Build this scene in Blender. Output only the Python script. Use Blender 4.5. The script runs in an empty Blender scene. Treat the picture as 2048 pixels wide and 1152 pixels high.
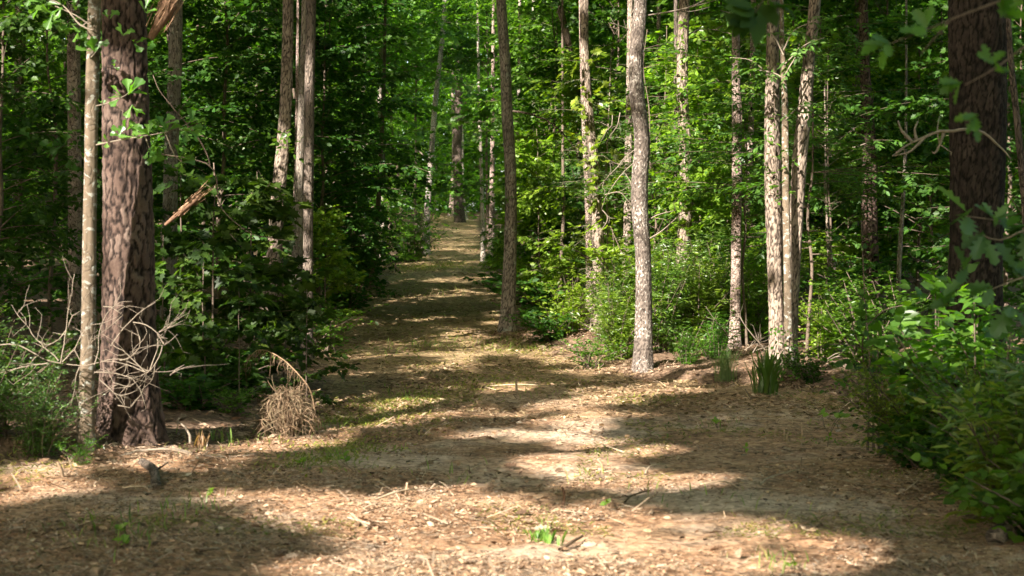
import bpy, math, random
import numpy as np
from math import pi, sin, cos, radians

# ------------------------------------------------------------------ frame
F, HOR, CAMZ = 3413.33, 500.0, 1.5           # focal length in px of the 2048 wide photo, horizon row, eye height
S = bpy.context.scene
COL = S.collection
AZ, EL = radians(34), radians(33)            # sunlight travels towards +X+Y and down
KX, KY = sin(AZ)/math.tan(EL), cos(AZ)/math.tan(EL)

def at(px, py, Y):
    return np.array([(px-1024)/F*Y, Y, CAMZ+(HOR-py)/F*Y])

# ------------------------------------------------------------------ noise
def hash2(ix, iy, seed):
    ix = ix.astype(np.int64); iy = iy.astype(np.int64)
    n = (ix*374761393 + iy*668265263 + seed*974634777) & 0xffffffff
    n = ((n ^ (n >> 13))*1274126177) & 0xffffffff
    return ((n ^ (n >> 16)) & 0xffff)/65535.0

def vnoise(x, y, seed=0):
    x = np.asarray(x, float); y = np.asarray(y, float)
    ix, iy = np.floor(x), np.floor(y)
    fx, fy = x-ix, y-iy
    fx = fx*fx*(3-2*fx); fy = fy*fy*(3-2*fy)
    a = hash2(ix, iy, seed); b = hash2(ix+1, iy, seed)
    c = hash2(ix, iy+1, seed); d = hash2(ix+1, iy+1, seed)
    return (a*(1-fx)+b*fx)*(1-fy)+(c*(1-fx)+d*fx)*fy

def fbm(x, y, seed=0, oct=4):
    v = 0; a = .5; t = 0
    for o in range(oct):
        v = v+a*vnoise(np.asarray(x)*2**o, np.asarray(y)*2**o, seed+o*17); t += a; a *= .5
    return v/t

# ------------------------------------------------------------------ terrain
ZT = np.array([(-60, .3), (0, .0), (8, 0), (13, 0), (16, -.03), (20, 0), (24, .1), (27, .2), (35, .45), (48, .94), (60, 1.45),
               (70, 1.95), (85, 2.75), (95, 3.35), (110, 3.95), (140, 4.6), (260, 7), (600, 8)])
LE = np.array([(-60, -3.6), (9.5, -4.6), (11.5, -4.2), (12.8, -2.5), (15, -1.7), (20, -2.2), (28, -3.15), (36, -3.2), (48, -3.2), (61, -3.4), (85, -4.3), (95, -4.8), (600, -10)])
RE = np.array([(-60, 3.0), (9, 2.9), (12, 3.1), (14, 3.4), (17.5, 3.5), (19.3, 2.7), (20.5, 1.35), (24, .6), (28, -.1), (36, -.1), (48, -.85), (61, -1.1), (85, -1.7), (95, -2.4), (600, -8)])

BASES = [(-2.95, 13.05, .36), (-3.14, 12.55, .2), (1.61, 20.9, .32), (3.12, 19.85, .4), (2.93, 22.5, .28), (-.07, 27, .35), (1.29, 25.5, .32), (2.38, 24.5, .32), (4.2, 15.5, .5)]
def path_d(x, y):                            # signed distance to the path edge, positive inside
    l = np.interp(y, LE[:, 0], LE[:, 1]); r = np.interp(y, RE[:, 0], RE[:, 1])
    return np.minimum(x-l, r-x)

def ground_z(x, y):
    x = np.asarray(x, float); y = np.asarray(y, float)
    z = np.interp(y, ZT[:, 0], ZT[:, 1])
    d = path_d(x, y)+.5*(fbm(x*1.3, y*1.3, 5, 3)-.5)
    off = np.clip(-d/.8, 0, 1)
    z = z+.10*off*off*(3-2*off)
    z = z+np.clip(-d-1, 0, 30)*.012
    z = z+.16*(fbm(x*.45+7, y*.45, 11, 3)-.5)
    z = z+.05*(fbm(x*2.2, y*2.2, 23, 3)-.5)
    bank = np.exp(-((x-1.5)/.9)**2-((y-20.6)/1.3)**2)
    for bx, by, br in BASES: z = z+.035*np.exp(-((x-bx)**2+(y-by)**2)/(2*br*br))
    z = z-.07*np.exp(-((x-2.0)/1.6)**2-((y-20.6)/2.2)**2)-.05*np.exp(-((x+.07)/.9)**2-((y-27)/2)**2)
    return z

def hit(px, py):                             # where the view ray through a pixel meets the ground
    Y = np.linspace(6, 120, 3000)
    x = (px-1024)/F*Y
    p = HOR+F*(CAMZ-ground_z(x, Y))/Y
    k = np.argmax(p < py)
    if k == 0: k = len(Y)-1
    Yk = Y[k]
    return np.array([(px-1024)/F*Yk, Yk, ground_z((px-1024)/F*Yk, Yk)])

def gz(x, y): return float(ground_z(x, y))

# ------------------------------------------------------------------ mesh collector
class MB:
    def __init__(s): s.v, s.l, s.n, s.c, s.uv, s.k = [], [], [], [], [], 0
    def add(s, verts, loops, sizes, col=None, uv=None):
        verts = np.asarray(verts, float).reshape(-1, 3)
        s.v.append(verts); s.l.append(np.asarray(loops, np.int64).ravel()+s.k); s.n.append(np.asarray(sizes, np.int64).ravel())
        c = np.ones((len(verts), 3))*.5 if col is None else np.broadcast_to(np.asarray(col, float), (len(verts), 3))
        s.c.append(c); s.k += len(verts)
        s.uv.append(np.zeros((len(s.l[-1]), 2)) if uv is None else np.asarray(uv, float).reshape(-1, 2))
    def mesh(s, name, mat, smooth=False, off=None):
        v = np.concatenate(s.v); l = np.concatenate(s.l); n = np.concatenate(s.n); c = np.concatenate(s.c); uv = np.concatenate(s.uv)
        if off is not None: v = v-np.asarray(off)
        me = bpy.data.meshes.new(name)
        me.vertices.add(len(v)); me.vertices.foreach_set('co', v.astype(np.float32).ravel())
        me.loops.add(len(l)); me.loops.foreach_set('vertex_index', l.astype(np.int32))
        me.polygons.add(len(n)); st = np.concatenate([[0], np.cumsum(n)[:-1]])
        me.polygons.foreach_set('loop_start', st.astype(np.int32))
        if smooth: me.polygons.foreach_set('use_smooth', np.ones(len(n), bool))
        me.update(calc_edges=True)
        a = me.attributes.new('tint', 'FLOAT_COLOR', 'POINT')
        a.data.foreach_set('color', np.concatenate([c, np.ones((len(c), 1))], 1).astype(np.float32).ravel())
        u = me.uv_layers.new(name='UVMap'); u.data.foreach_set('uv', uv.astype(np.float32).ravel())
        me.materials.append(mat)
        return me
    def obj(s, name, mat, parent=None, smooth=False, off=None):
        return link(name, s.mesh(name, mat, smooth, off), parent)

def link(name, me, parent=None):
    o = bpy.data.objects.new(name, me); COL.objects.link(o)
    if parent is not None: o.parent = parent
    return o

def tag(o, label=None, cat=None, group=None, kind=None):
    for k, v in (('label', label), ('category', cat), ('group', group), ('kind', kind)):
        if v: o[k] = v
    return o

def thing(name, label, cat, loc, group=None):
    o = bpy.data.objects.new(name, None); COL.objects.link(o); o.location = loc; o.empty_display_size = .2
    return tag(o, label, cat, group)

def copy_tree(o):
    c = o.copy(); COL.objects.link(c)
    for ch in list(o.children):
        d = ch.copy(); COL.objects.link(d); d.parent = c
    return c

# ------------------------------------------------------------------ leaf shapes  (length 1 along +Y, face up +Z)
def outline(pts, fold=.18, bend=.12):
    """right half outline from base to tip -> two polygons folded along the midrib"""
    r = np.array(pts, float); n = len(r)
    L = np.column_stack([-r[1:-1, 0], r[1:-1, 1]])
    v2 = np.concatenate([r, L])
    z = fold*np.abs(v2[:, 0])-bend*v2[:, 1]**2
    v = np.column_stack([v2, z])
    f1 = list(range(n)); f2 = [n-1]+list(range(n+n-3, n-1, -1))[:0]
    f2 = [0, n-1]+[n+i for i in range(n-3, -1, -1)]
    return v, [f1, f2]
T = {}
T['diamond'] = (np.array([(0, 0, 0), (.28, .42, .05), (0, 1, -.1), (-.28, .42, .05)]), [[0, 1, 2, 3]])
T['oval'] = outline([(0, 0), (.2, .28), (.21, .6), (0, 1)])
T['wide'] = outline([(0, 0), (.3, .2), (.33, .55), (0, 1)])
T['lance'] = outline([(0, 0), (.11, .3), (.1, .65), (0, 1)], .25)
T['maple'] = outline([(0, 0), (.1, .06), (.36, -.04), (.3, .14), (.56, .32), (.34, .4), (.40, .68), (.19, .62), (0, 1)], .2)
T['spoon'] = outline([(0, 0), (.035, .2), (.07, .42), (.15, .62), (.29, .80), (.25, .92), (.13, .93), (0, 1)], .3)
T['lobed'] = outline([(0, 0), (.05, .12), (.19, .2), (.10, .3), (.3, .43), (.14, .52), (.34, .68), (.17, .74), (.2, .9), (0, 1)], .2)
T['chip'] = (np.array([(-.22, 0, .0), (.2, .05, .06), (.28, .55, .0), (.1, 1, .10), (-.25, .8, .02)]), [[0, 1, 2, 3, 4]])
T['straw'] = (np.array([(-.03, 0, 0), (.03, 0, .01), (.025, 1, .02), (-.02, 1, .02)]), [[0, 1, 2, 3]])
T['blade'] = (np.array([(-.035, 0, 0), (.035, 0, 0), (.03, .45, .03), (-.03, .45, .03), (0, 1, -.25)]), [[0, 1, 2, 3], [3, 2, 4]])

def norm(a): return a/np.maximum(np.linalg.norm(a, axis=-1, keepdims=True), 1e-9)

def leaves(mb, tm, pos, d, n, size, col):
    tv, tf = T[tm]; M = len(pos)
    if M == 0: return
    d = norm(d); n = norm(n-(n*d).sum(1, keepdims=True)*d); x = np.cross(d, n)
    size = np.broadcast_to(np.asarray(size, float), (M,))
    R = np.stack([x, d, n], 1)*size[:, None, None]
    v = np.einsum('kj,mji->mki', tv, R)+pos[:, None, :]
    loops = np.concatenate([np.array(f) for f in tf]); sizes = np.array([len(f) for f in tf])
    L = (np.arange(M)[:, None]*len(tv)+loops[None]).ravel()
    c = np.repeat(np.broadcast_to(col, (M, 3)), len(tv), 0)
    mb.add(v.reshape(-1, 3), L, np.tile(sizes, M), c)

def tints(rng, M, pal, spread=.25):
    pal = np.array(pal, float)
    i = rng.integers(0, len(pal), M); j = rng.integers(0, len(pal), M); t = rng.random((M, 1))
    c = pal[i]*(1-t)+pal[j]*t
    return np.clip(c*(1+spread*rng.normal(0, 1, (M, 1))), .004, .95)

def sprays(mb, tm, O, D, L, K, size, pal, rng, flat=.35, droop=.15):
    """flat leafy twigs: K leaves set alternately along each twig"""
    Sn = len(O)
    if Sn == 0: return
    D = norm(D); up = np.array([0, 0, 1.])+rng.normal(0, .22, (Sn, 3))
    side = norm(np.cross(D, up)); n = np.cross(side, D)
    k = np.arange(K)
    t = (k+.6)/K+rng.normal(0, .05, (Sn, K))
    sg = np.where(k % 2 == 0, 1, -1)[None]*np.where(rng.random((Sn, 1)) < .5, 1, -1)
    a = rng.uniform(.55, 1.25, (Sn, K)); a[:, -1] = rng.uniform(0, .3, Sn)
    P = O[:, None]+D[:, None]*(t*L[:, None])[..., None]; P[..., 2] -= droop*(t**2)*L[:, None]
    ld = D[:, None]*np.cos(a)[..., None]+side[:, None]*(sg*np.sin(a))[..., None]+rng.normal(0, .16, (Sn, K, 3))
    ld[..., 2] -= .15
    ln = n[:, None]+rng.normal(0, flat, (Sn, K, 3))
    M = Sn*K
    sz = np.broadcast_to(np.asarray(size, float), (Sn,))[:, None]*rng.uniform(.65, 1.2, (Sn, K))
    leaves(mb, tm, P.reshape(M, 3), ld.reshape(M, 3), ln.reshape(M, 3), sz.reshape(M), tints(rng, M, pal))

def cells(x, y, nx, seed):
    """cellular pattern, periodic in x: edge distance measure and a random value per cell"""
    ix, iy = np.floor(x), np.floor(y); f1 = np.full(x.shape, 9.); f2 = np.full(x.shape, 9.); rid = np.zeros(x.shape)
    for a in (-1, 0, 1):
        for b in (-1, 0, 1):
            cx, cy = ix+a, iy+b; hx = np.mod(cx, nx)
            px = cx+.15+.7*hash2(hx, cy, seed); py = cy+.1+.8*hash2(hx, cy, seed+5); d = np.hypot(x-px, y-py); r = hash2(hx, cy, seed+9)
            n1 = d < f1; f2 = np.where(n1, f1, np.minimum(f2, d)); rid = np.where(n1, r, rid); f1 = np.minimum(f1, d)
    return f2-f1, rid
def plate_field(ang, ln, rm, pw, ph, seed):
    n1 = max(4, int(round(2*pi*rm/pw))); A = ang/(2*pi)*n1; Z = ln/ph
    A, Z = np.broadcast_arrays(A, Z)
    wx = .8*(fbm(A*.9, Z*1.6, seed, 4)-.5)*2; wy = .9*(fbm(A*1.3+9, Z*1.1, seed+3, 4)-.5)*2
    e1, r1 = cells(A+wx+.5*np.mod(np.floor(Z), 2)*0, Z+wy, n1, seed)
    e2, r2 = cells(A*2+wx*1.6, Z*1.9+wy*1.5, n1*2, seed+21)
    fine = fbm(A*3.1, Z*4.3, seed+31, 3)
    h = np.clip(e1/.46, 0, 1)**.8*.62+np.clip(e2/.5, 0, 1)*.24+(fine-.3)*.42
    return np.clip(h, 0, 1.1), .6*r1+.4*r2

# ------------------------------------------------------------------ tubes
def tube(mb, P, r, seg=8, col=None, rough=0, rng=None, lobes=None, cap=True, plates=None):
    P = np.asarray(P, float); n = len(P); r = np.atleast_1d(np.asarray(r, float))
    r = np.interp(np.linspace(0, 1, n), np.linspace(0, 1, len(r)), r) if len(r) > 1 else np.full(n, r[0])
    tg = np.gradient(P, axis=0); tg = norm(tg)
    ref = np.array([0, 1., 0]) if abs(tg[:, 1]).mean() < .8 else np.array([1., 0, 0])
    x = norm(np.cross(np.broadcast_to(ref, tg.shape), tg)); y = np.cross(tg, x)
    a = np.arange(seg)/seg*2*pi+pi/2
    ln = np.concatenate([[0], np.cumsum(np.linalg.norm(np.diff(P, axis=0), axis=1))])
    R = r[:, None]*np.ones((1, seg))
    if rough and rng is not None:
        sd = int(rng.integers(1, 9999)); rm = r.mean()
        A, Z = np.meshgrid(a, ln)
        R = R*(1+rough*(fbm(np.cos(A)*2+5, np.sin(A)*2+Z*.9/max(rm*4, .05)*.35, sd, 3)-.5)*2)
    if lobes is not None:
        R = R*(1+lobes(a[None], ln[:, None]))
    if plates is not None:
        h, cr = plate_field((a-pi/2)[None], ln[:, None], float(r.mean()), plates[0], plates[1], plates[3])
        R = R+plates[2]*(h-.65); col = np.stack([h, cr, np.zeros_like(h)], -1).reshape(-1, 3)
    V = P[:, None]+x[:, None]*(np.cos(a)[None]*R)[..., None]+y[:, None]*(np.sin(a)[None]*R)[..., None]
    i = np.arange(n-1)[:, None]*seg; j = np.arange(seg)[None]; jn = (j+1) % seg
    q = np.stack([i+j, i+jn, i+seg+jn, i+seg+j], -1)
    rm = float(r.mean())
    u0 = (np.arange(seg)/seg*2*pi*rm)[None]; u1 = ((np.arange(seg)+1)/seg*2*pi*rm)[None]
    v0 = ln[:-1, None]; v1 = ln[1:, None]; o = np.ones((n-1, seg))
    uv = np.stack([np.stack([u0*o, v0*o], -1), np.stack([u1*o, v0*o], -1), np.stack([u1*o, v1*o], -1), np.stack([u0*o, v1*o], -1)], 2)
    loops = q.reshape(-1); sizes = np.full((n-1)*seg, 4); UV = uv.reshape(-1, 2)
    if cap:
        loops = np.concatenate([loops, (n-1)*seg+np.arange(seg)]); sizes = np.append(sizes, seg)
        UV = np.concatenate([UV, np.column_stack([np.cos(a)*rm, np.sin(a)*rm+ln[-1]])])
    mb.add(V.reshape(-1, 3), loops, sizes, col, UV)

def smooth_line(pts, step):
    """Catmull-Rom through points (N,k) resampled about every step metres"""
    p = np.asarray(pts, float)
    if len(p) == 2:
        m = max(2, int(np.linalg.norm(p[1]-p[0])/step)+1); t = np.linspace(0, 1, m)[:, None]
        return p[0]*(1-t)+p[1]*t
    q = np.concatenate([[2*p[0]-p[1]], p, [2*p[-1]-p[-2]]]); out = []
    for i in range(1, len(q)-2):
        m = max(1, int(np.linalg.norm((q[i+1]-q[i])[:3])/step)); t = (np.arange(m)/m)[:, None]
        a, b, c, d = q[i-1], q[i], q[i+1], q[i+2]
        out.append(.5*(2*b+(c-a)*t+(2*a-5*b+4*c-d)*t**2+(3*b-a-3*c+d)*t**3))
    out.append(p[-1:])
    return np.concatenate(out)

# ------------------------------------------------------------------ materials
class NT:
    def __init__(s, name):
        s.m = bpy.data.materials.new(name); s.m.use_nodes = True; s.t = s.m.node_tree; s.t.nodes.clear()
        s.out = s.t.nodes.new('ShaderNodeOutputMaterial')
    def n(s, typ, ins=None, **kw):
        nd = s.t.nodes.new('ShaderNode'+typ)
        for k, v in kw.items(): setattr(nd, k, v)
        for k, v in (ins or {}).items():
            sk = nd.inputs[k]
            if isinstance(v, bpy.types.NodeSocket): s.t.links.new(v, sk)
            elif isinstance(v, (tuple, list)) and len(v) == 3 and sk.type == 'RGBA': sk.default_value = (*v, 1)
            else: sk.default_value = v
        return nd
    def ramp(s, fac, stops, interp='LINEAR'):
        nd = s.n('ValToRGB', {'Fac': fac}); cr = nd.color_ramp; cr.interpolation = interp
        while len(cr.elements) < len(stops): cr.elements.new(.5)
        for e, (p, c) in zip(cr.elements, stops):
            e.position = p; e.color = (*c, 1) if isinstance(c, tuple) else (c, c, c, 1)
        return nd.outputs['Color']
    def mix(s, f, a, b, mode='MIX'):
        nd = s.n('Mix', data_type='RGBA', blend_type=mode)
        for i, v in ((0, f), (6, a), (7, b)):
            if isinstance(v, bpy.types.NodeSocket): s.t.links.new(v, nd.inputs[i])
            elif isinstance(v, tuple): nd.inputs[i].default_value = (*v, 1)
            else: nd.inputs[i].default_value = v
        return nd.outputs[2]
    def math(s, op, a, b=0.0, clamp=False):
        nd = s.n('Math', operation=op, use_clamp=clamp)
        for i, v in ((0, a), (1, b)):
            if isinstance(v, bpy.types.NodeSocket): s.t.links.new(v, nd.inputs[i])
            else: nd.inputs[i].default_value = v
        return nd.outputs[0]
    def finish(s, shader):
        s.t.links.new(shader, s.out.inputs['Surface']); return s.m

def uv_vec(g, sx, sy, warp=.0, wscale=6):
    oi = g.n('ObjectInfo'); rnd = g.math('MULTIPLY', oi.outputs['Random'], 37.0)
    uv = g.n('UVMap').outputs['UV']
    add = g.n('VectorMath', {0: uv, 1: g.n('CombineXYZ', {'X': rnd, 'Y': rnd}).outputs[0]}, operation='ADD').outputs[0]
    if warp:
        nz = g.n('TexNoise', {'Vector': add, 'Scale': wscale, 'Detail': 3.0}, noise_dimensions='2D').outputs['Color']
        c = g.n('VectorMath', {0: nz, 1: (-.5, -.5, 0)}, operation='ADD').outputs[0]
        c = g.n('VectorMath', {0: c, 'Scale': warp}, operation='SCALE').outputs[0]
        add = g.n('VectorMath', {0: add, 1: c}, operation='ADD').outputs[0]
    mp = g.n('VectorMath', {0: add, 1: (sx, sy, 1)}, operation='MULTIPLY').outputs[0]
    return add, mp

def bark(name, sx, sy, crackc, lo, hi, edge=.2, warp=.04, bump=1.0, lichen=None, lscale=14, lthr=.62, dist=.02, fleck=None, fthr=.6, fs=(70, 26), depth=.85):
    """furrowed bark: contour lines of stretched noise at two scales are the cracks between the ridges"""
    g = NT(name); raw, v = uv_vec(g, sx, sy, warp, 7)
    def ridge(vec, sc, off):
        p = g.n('VectorMath', {0: vec, 1: (off, off*1.7, 0)}, operation='ADD').outputs[0]
        n = g.n('TexNoise', {'Vector': p, 'Scale': sc, 'Detail': 2.0, 'Roughness': .55}, noise_dimensions='2D').outputs['Fac']
        return g.math('MULTIPLY', g.math('ABSOLUTE', g.math('SUBTRACT', n, .5)), 4.0, True)
    r1 = ridge(v, 1.0, 0); r2 = ridge(v, 1.55, 31.7)
    rr = g.math('MINIMUM', r1, g.math('ADD', r2, .12))
    fine = g.n('TexNoise', {'Vector': v, 'Scale': 3.6, 'Detail': 7.0, 'Roughness': .72}, noise_dimensions='2D').outputs['Fac']
    big = g.n('TexNoise', {'Vector': raw, 'Scale': 2.6, 'Detail': 4.0}, noise_dimensions='2D').outputs['Fac']
    mid = g.n('TexNoise', {'Vector': v, 'Scale': .45, 'Detail': 3.0}, noise_dimensions='2D').outputs['Fac']
    h = g.ramp(rr, [(0, 0.0), (edge, .75), (edge*2.4, 1.0)])
    hf = g.math('ADD', g.math('MULTIPLY', h, .75), g.math('MULTIPLY', fine, .45))
    tone = g.math('ADD', g.math('MULTIPLY', mid, .7), g.math('ADD', g.math('MULTIPLY', fine, .7), g.math('MULTIPLY', big, .6)))
    colr = g.ramp(tone, [(.72, lo), (1.28, hi)])
    colr = g.mix(g.math('MULTIPLY', g.ramp(hf, [(.22, 1.0), (.68, 0.0)]), depth), colr, crackc)
    if lichen:
        ln = g.n('TexNoise', {'Vector': raw, 'Scale': lscale, 'Detail': 5.0, 'Roughness': .6}, noise_dimensions='2D').outputs['Fac']
        colr = g.mix(g.ramp(ln, [(lthr, 0.0), (lthr+.05, .9)]), colr, lichen)
    if fleck:
        fv = g.n('VectorMath', {0: raw, 1: (fs[0], fs[1], 1)}, operation='MULTIPLY').outputs[0]
        f1 = g.n('TexNoise', {'Vector': fv, 'Scale': 1.0, 'Detail': 4.0, 'Roughness': .65}, noise_dimensions='2D').outputs['Fac']
        f2 = g.math('ADD', f1, g.math('MULTIPLY', big, .25))
        colr = g.mix(g.ramp(f2, [(fthr, 0.0), (fthr+.05, 1.0)]), colr, fleck)
    bp = g.n('Bump', {'Strength': bump, 'Distance': dist, 'Height': hf}).outputs[0]
    p = g.n('BsdfPrincipled', {'Base Color': colr, 'Roughness': .92, 'Normal': bp, 'Specular IOR Level': .15})
    return g.finish(p.outputs[0])

def bark_geo(name, crack, lo, mid, hi, fleck=None, fthr=.6, fs=(46, 24), bump=.6, spots=None, sthr=.64):
    """bark whose plates are modelled in the mesh: plate height and plate tone come from the mesh"""
    g = NT(name); a = g.n('SeparateColor', {'Color': g.n('Attribute', attribute_name='tint').outputs['Color']}); raw, v = uv_vec(g, 60, 26, .02, 9)
    fine = g.n('TexNoise', {'Vector': v, 'Scale': 1.0, 'Detail': 7.0, 'Roughness': .7}, noise_dimensions='2D').outputs['Fac']
    big = g.n('TexNoise', {'Vector': raw, 'Scale': 2.1, 'Detail': 5.0, 'Roughness': .6}, noise_dimensions='2D').outputs['Fac']
    tone = g.math('ADD', g.math('MULTIPLY', a.outputs[1], .34), g.math('ADD', g.math('MULTIPLY', fine, .45), g.math('MULTIPLY', big, .55)))
    c = g.ramp(tone, [(.42, lo), (.68, mid), (.98, hi)])
    hh = g.math('ADD', a.outputs[0], g.math('MULTIPLY', g.math('SUBTRACT', fine, .5), .28))
    c = g.mix(g.ramp(hh, [(.22, 1.0), (.45, .66), (.70, 0.0)]), c, crack)
    if spots:
        ln = g.n('TexNoise', {'Vector': raw, 'Scale': 7.0, 'Detail': 6.0, 'Roughness': .65}, noise_dimensions='2D').outputs['Fac']
        c = g.mix(g.ramp(ln, [(sthr, 0.0), (sthr+.06, .8)]), c, spots)
    if fleck:
        fv = g.n('VectorMath', {0: raw, 1: (fs[0], fs[1], 1)}, operation='MULTIPLY').outputs[0]
        f1 = g.n('TexNoise', {'Vector': fv, 'Scale': 1.0, 'Detail': 4.0, 'Roughness': .65}, noise_dimensions='2D').outputs['Fac']
        c = g.mix(g.ramp(g.math('ADD', f1, g.math('MULTIPLY', big, .45)), [(fthr, 0.0), (fthr+.05, 1.0)]), c, fleck)
    bp = g.n('Bump', {'Strength': bump, 'Distance': .012, 'Height': fine}).outputs[0]
    return g.finish(g.n('BsdfPrincipled', {'Base Color': c, 'Roughness': .93, 'Normal': bp, 'Specular IOR Level': .12}).outputs[0])

def leaf_mat(name, trans=.52, tcol=(1.65, 1.8, .42), gloss=.03, rough=.42, hue=.02):
    g = NT(name); a = g.n('Attribute', attribute_name='tint').outputs['Color']
    oi = g.n('ObjectInfo').outputs['Random']
    hs = g.n('HueSaturation', {'Color': a, 'Hue': g.math('ADD', g.math('MULTIPLY', oi, hue), .5-hue/2),
                               'Value': g.math('ADD', g.math('MULTIPLY', oi, .35), .82)}).outputs[0]
    df = g.n('BsdfDiffuse', {'Color': hs}).outputs[0]
    tr = g.n('BsdfTranslucent', {'Color': g.mix(1.0, hs, tcol, 'MULTIPLY')}).outputs[0]
    m1 = g.n('MixShader', {0: trans, 1: df, 2: tr}).outputs[0]
    gl = g.n('BsdfGlossy', {'Color': (1, 1, 1), 'Roughness': rough}).outputs[0]
    return g.finish(g.n('MixShader', {0: gloss, 1: m1, 2: gl}).outputs[0])

def tint_mat(name, rough=.85, trans=0.0):
    g = NT(name); a = g.n('Attribute', attribute_name='tint').outputs['Color']
    co = g.n('TexCoord').outputs['Object']
    nz = g.n('TexNoise', {'Vector': co, 'Scale': 45.0, 'Detail': 4.0}).outputs['Fac']
    c = g.mix(1.0, a, g.ramp(nz, [(.3, .65), (.7, 1.15)]), 'MULTIPLY')
    d = g.n('BsdfDiffuse', {'Color': c}).outputs[0]
    if trans:
        d = g.n('MixShader', {0: trans, 1: d, 2: g.n('BsdfTranslucent', {'Color': c}).outputs[0]}).outputs[0]
    return g.finish(d)

def ground_mat(name, stops, dark, speck):
    g = NT(name); co = g.n('TexCoord').outputs['Object']
    a = g.n('TexNoise', {'Vector': co, 'Scale': .9, 'Detail': 5.0, 'Roughness': .6}).outputs['Fac']
    b = g.n('TexNoise', {'Vector': co, 'Scale': 9.0, 'Detail': 8.0, 'Roughness': .72}).outputs['Fac']
    st = g.n('VectorMath', {0: co, 1: (22, 60, 40)}, operation='MULTIPLY').outputs[0]
    c3 = g.n('TexNoise', {'Vector': st, 'Scale': 1.0, 'Detail': 4.0, 'Roughness': .7}).outputs['Fac']
    vo = g.n('TexVoronoi', {'Vector': co, 'Scale': 28.0}, feature='F1')
    mixv = g.math('ADD', g.math('MULTIPLY', a, .5), g.math('ADD', g.math('MULTIPLY', b, .45), g.math('MULTIPLY', c3, .25)))
    colr = g.ramp(mixv, stops)
    if name == 'path_soil':                   # olive-gold straw cover further along the track
        yy = g.n('SeparateXYZ', {'Vector': co}).outputs[1]
        far = g.math('MULTIPLY', g.n('MapRange', {'Value': yy, 'From Min': 14.0, 'From Max': 21.0}).outputs[0], g.ramp(a, [(.30, .45), (.55, 1.0)]))
        colr = g.mix(far, colr, g.ramp(mixv, [(.42, (.095, .07, .036)), (.56, (.235, .165, .083)), (.70, (.37, .265, .14)), (.85, (.48, .37, .21))]))
    if name == 'path_soil': colr = g.mix(g.math('MULTIPLY', g.ramp(g.n('TexNoise', {'Vector': co, 'Scale': .55, 'Detail': 6.0, 'Roughness': .6}).outputs['Fac'], [(.50, 0.0), (.60, .75)]), g.n('MapRange', {'Value': yy, 'From Min': 20.0, 'From Max': 14.0}).outputs[0]), colr, (.56, .43, .32))
    colr = g.mix(g.ramp(c3, [(.56, 0.0), (.68, .8)]), colr, speck)
    colr = g.mix(g.ramp(b, [(.34, .85), (.48, 0.0)]), colr, dark)
    vcol = g.n('SeparateColor', {'Color': vo.outputs['Color']}).outputs[0]
    colr = g.mix(1.0, colr, g.ramp(vcol, [(0, .6), (1, 1.25)]), 'MULTIPLY')
    h = g.math('ADD', b, g.math('MULTIPLY', vcol, .4))
    bp = g.n('Bump', {'Strength': 1.0, 'Distance': .03, 'Height': h}).outputs[0]
    return g.finish(g.n('BsdfPrincipled', {'Base Color': colr, 'Roughness': .95, 'Normal': bp, 'Specular IOR Level': .1}).outputs[0])

M = {}
M['pine'] = bark('pine_bark', 11, 5.5, (.022, .014, .011), (.075, .04, .03), (.33, .22, .175), .34, .05, 1.0, dist=.04, depth=.95)
M['oak'] = bark('oak_bark', 27, 6, (.055, .04, .031), (.17, .128, .098), (.37, .295, .232), .26, .03, 1.0, depth=.9)
M['grey'] = bark('grey_bark', 27, 6, (.04, .032, .026), (.13, .105, .083), (.29, .245, .20), .26, .03, 1.0, lichen=(.33, .34, .29), lscale=9, lthr=.64, depth=.9)
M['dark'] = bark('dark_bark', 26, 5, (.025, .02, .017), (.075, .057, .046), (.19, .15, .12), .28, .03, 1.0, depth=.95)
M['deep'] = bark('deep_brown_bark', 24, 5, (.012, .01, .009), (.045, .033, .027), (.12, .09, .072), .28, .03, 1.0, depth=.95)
M['smooth'] = bark('smooth_bark', 9, 5, (.035, .027, .019), (.045, .034, .023), (.145, .11, .076), .10, .1, .7, lichen=(.30, .29, .25), lscale=19, lthr=.57, dist=.006, depth=.4)
M['lichen'] = bark('lichen_bark', 30, 13, (.06, .045, .036), (.15, .118, .095), (.31, .26, .22), .24, .04, .9, fleck=(.58, .54, .48), fthr=.66, fs=(46, 24))
M['red'] = bark('reddish_bark', 22, 11, (.05, .033, .027), (.15, .10, .08), (.35, .265, .22), .26, .05, 1.0, depth=.9)
M['far'] = bark('far_bark', 12, 4, (.06, .05, .042), (.16, .13, .105), (.42, .36, .30), .2, .1, .8)
M['twig'] = bark('twig_bark', 30, 8, (.065, .05, .037), (.11, .085, .062), (.23, .187, .143), .1, .05, .4, dist=.004, depth=.4)
M['darkwood'] = bark('dark_twig_bark', 30, 8, (.025, .018, .013), (.06, .043, .031), (.14, .105, .078), .1, .05, .4, dist=.004)
M['pineP'] = bark_geo('plated_pine_bark', (.011, .008, .007), (.055, .036, .029), (.10, .066, .052), (.175, .128, .104))
M['oakP'] = bark_geo('ridged_oak_bark', (.03, .022, .017), (.15, .115, .088), (.245, .19, .148), (.37, .30, .24), spots=(.33, .32, .27), sthr=.70)
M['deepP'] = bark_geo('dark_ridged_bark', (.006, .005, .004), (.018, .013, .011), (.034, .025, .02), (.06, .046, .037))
M['greyP'] = bark_geo('grey_ridged_bark', (.035, .028, .023), (.13, .105, .084), (.20, .17, .138), (.30, .265, .22), spots=(.27, .28, .23), sthr=.63)
M['lichP'] = bark_geo('lichen_flecked_bark', (.045, .035, .029), (.10, .08, .066), (.155, .125, .104), (.225, .188, .158), fleck=(.37, .335, .29), fthr=.815)
M['leaf'] = leaf_mat('green_leaves')
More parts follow.
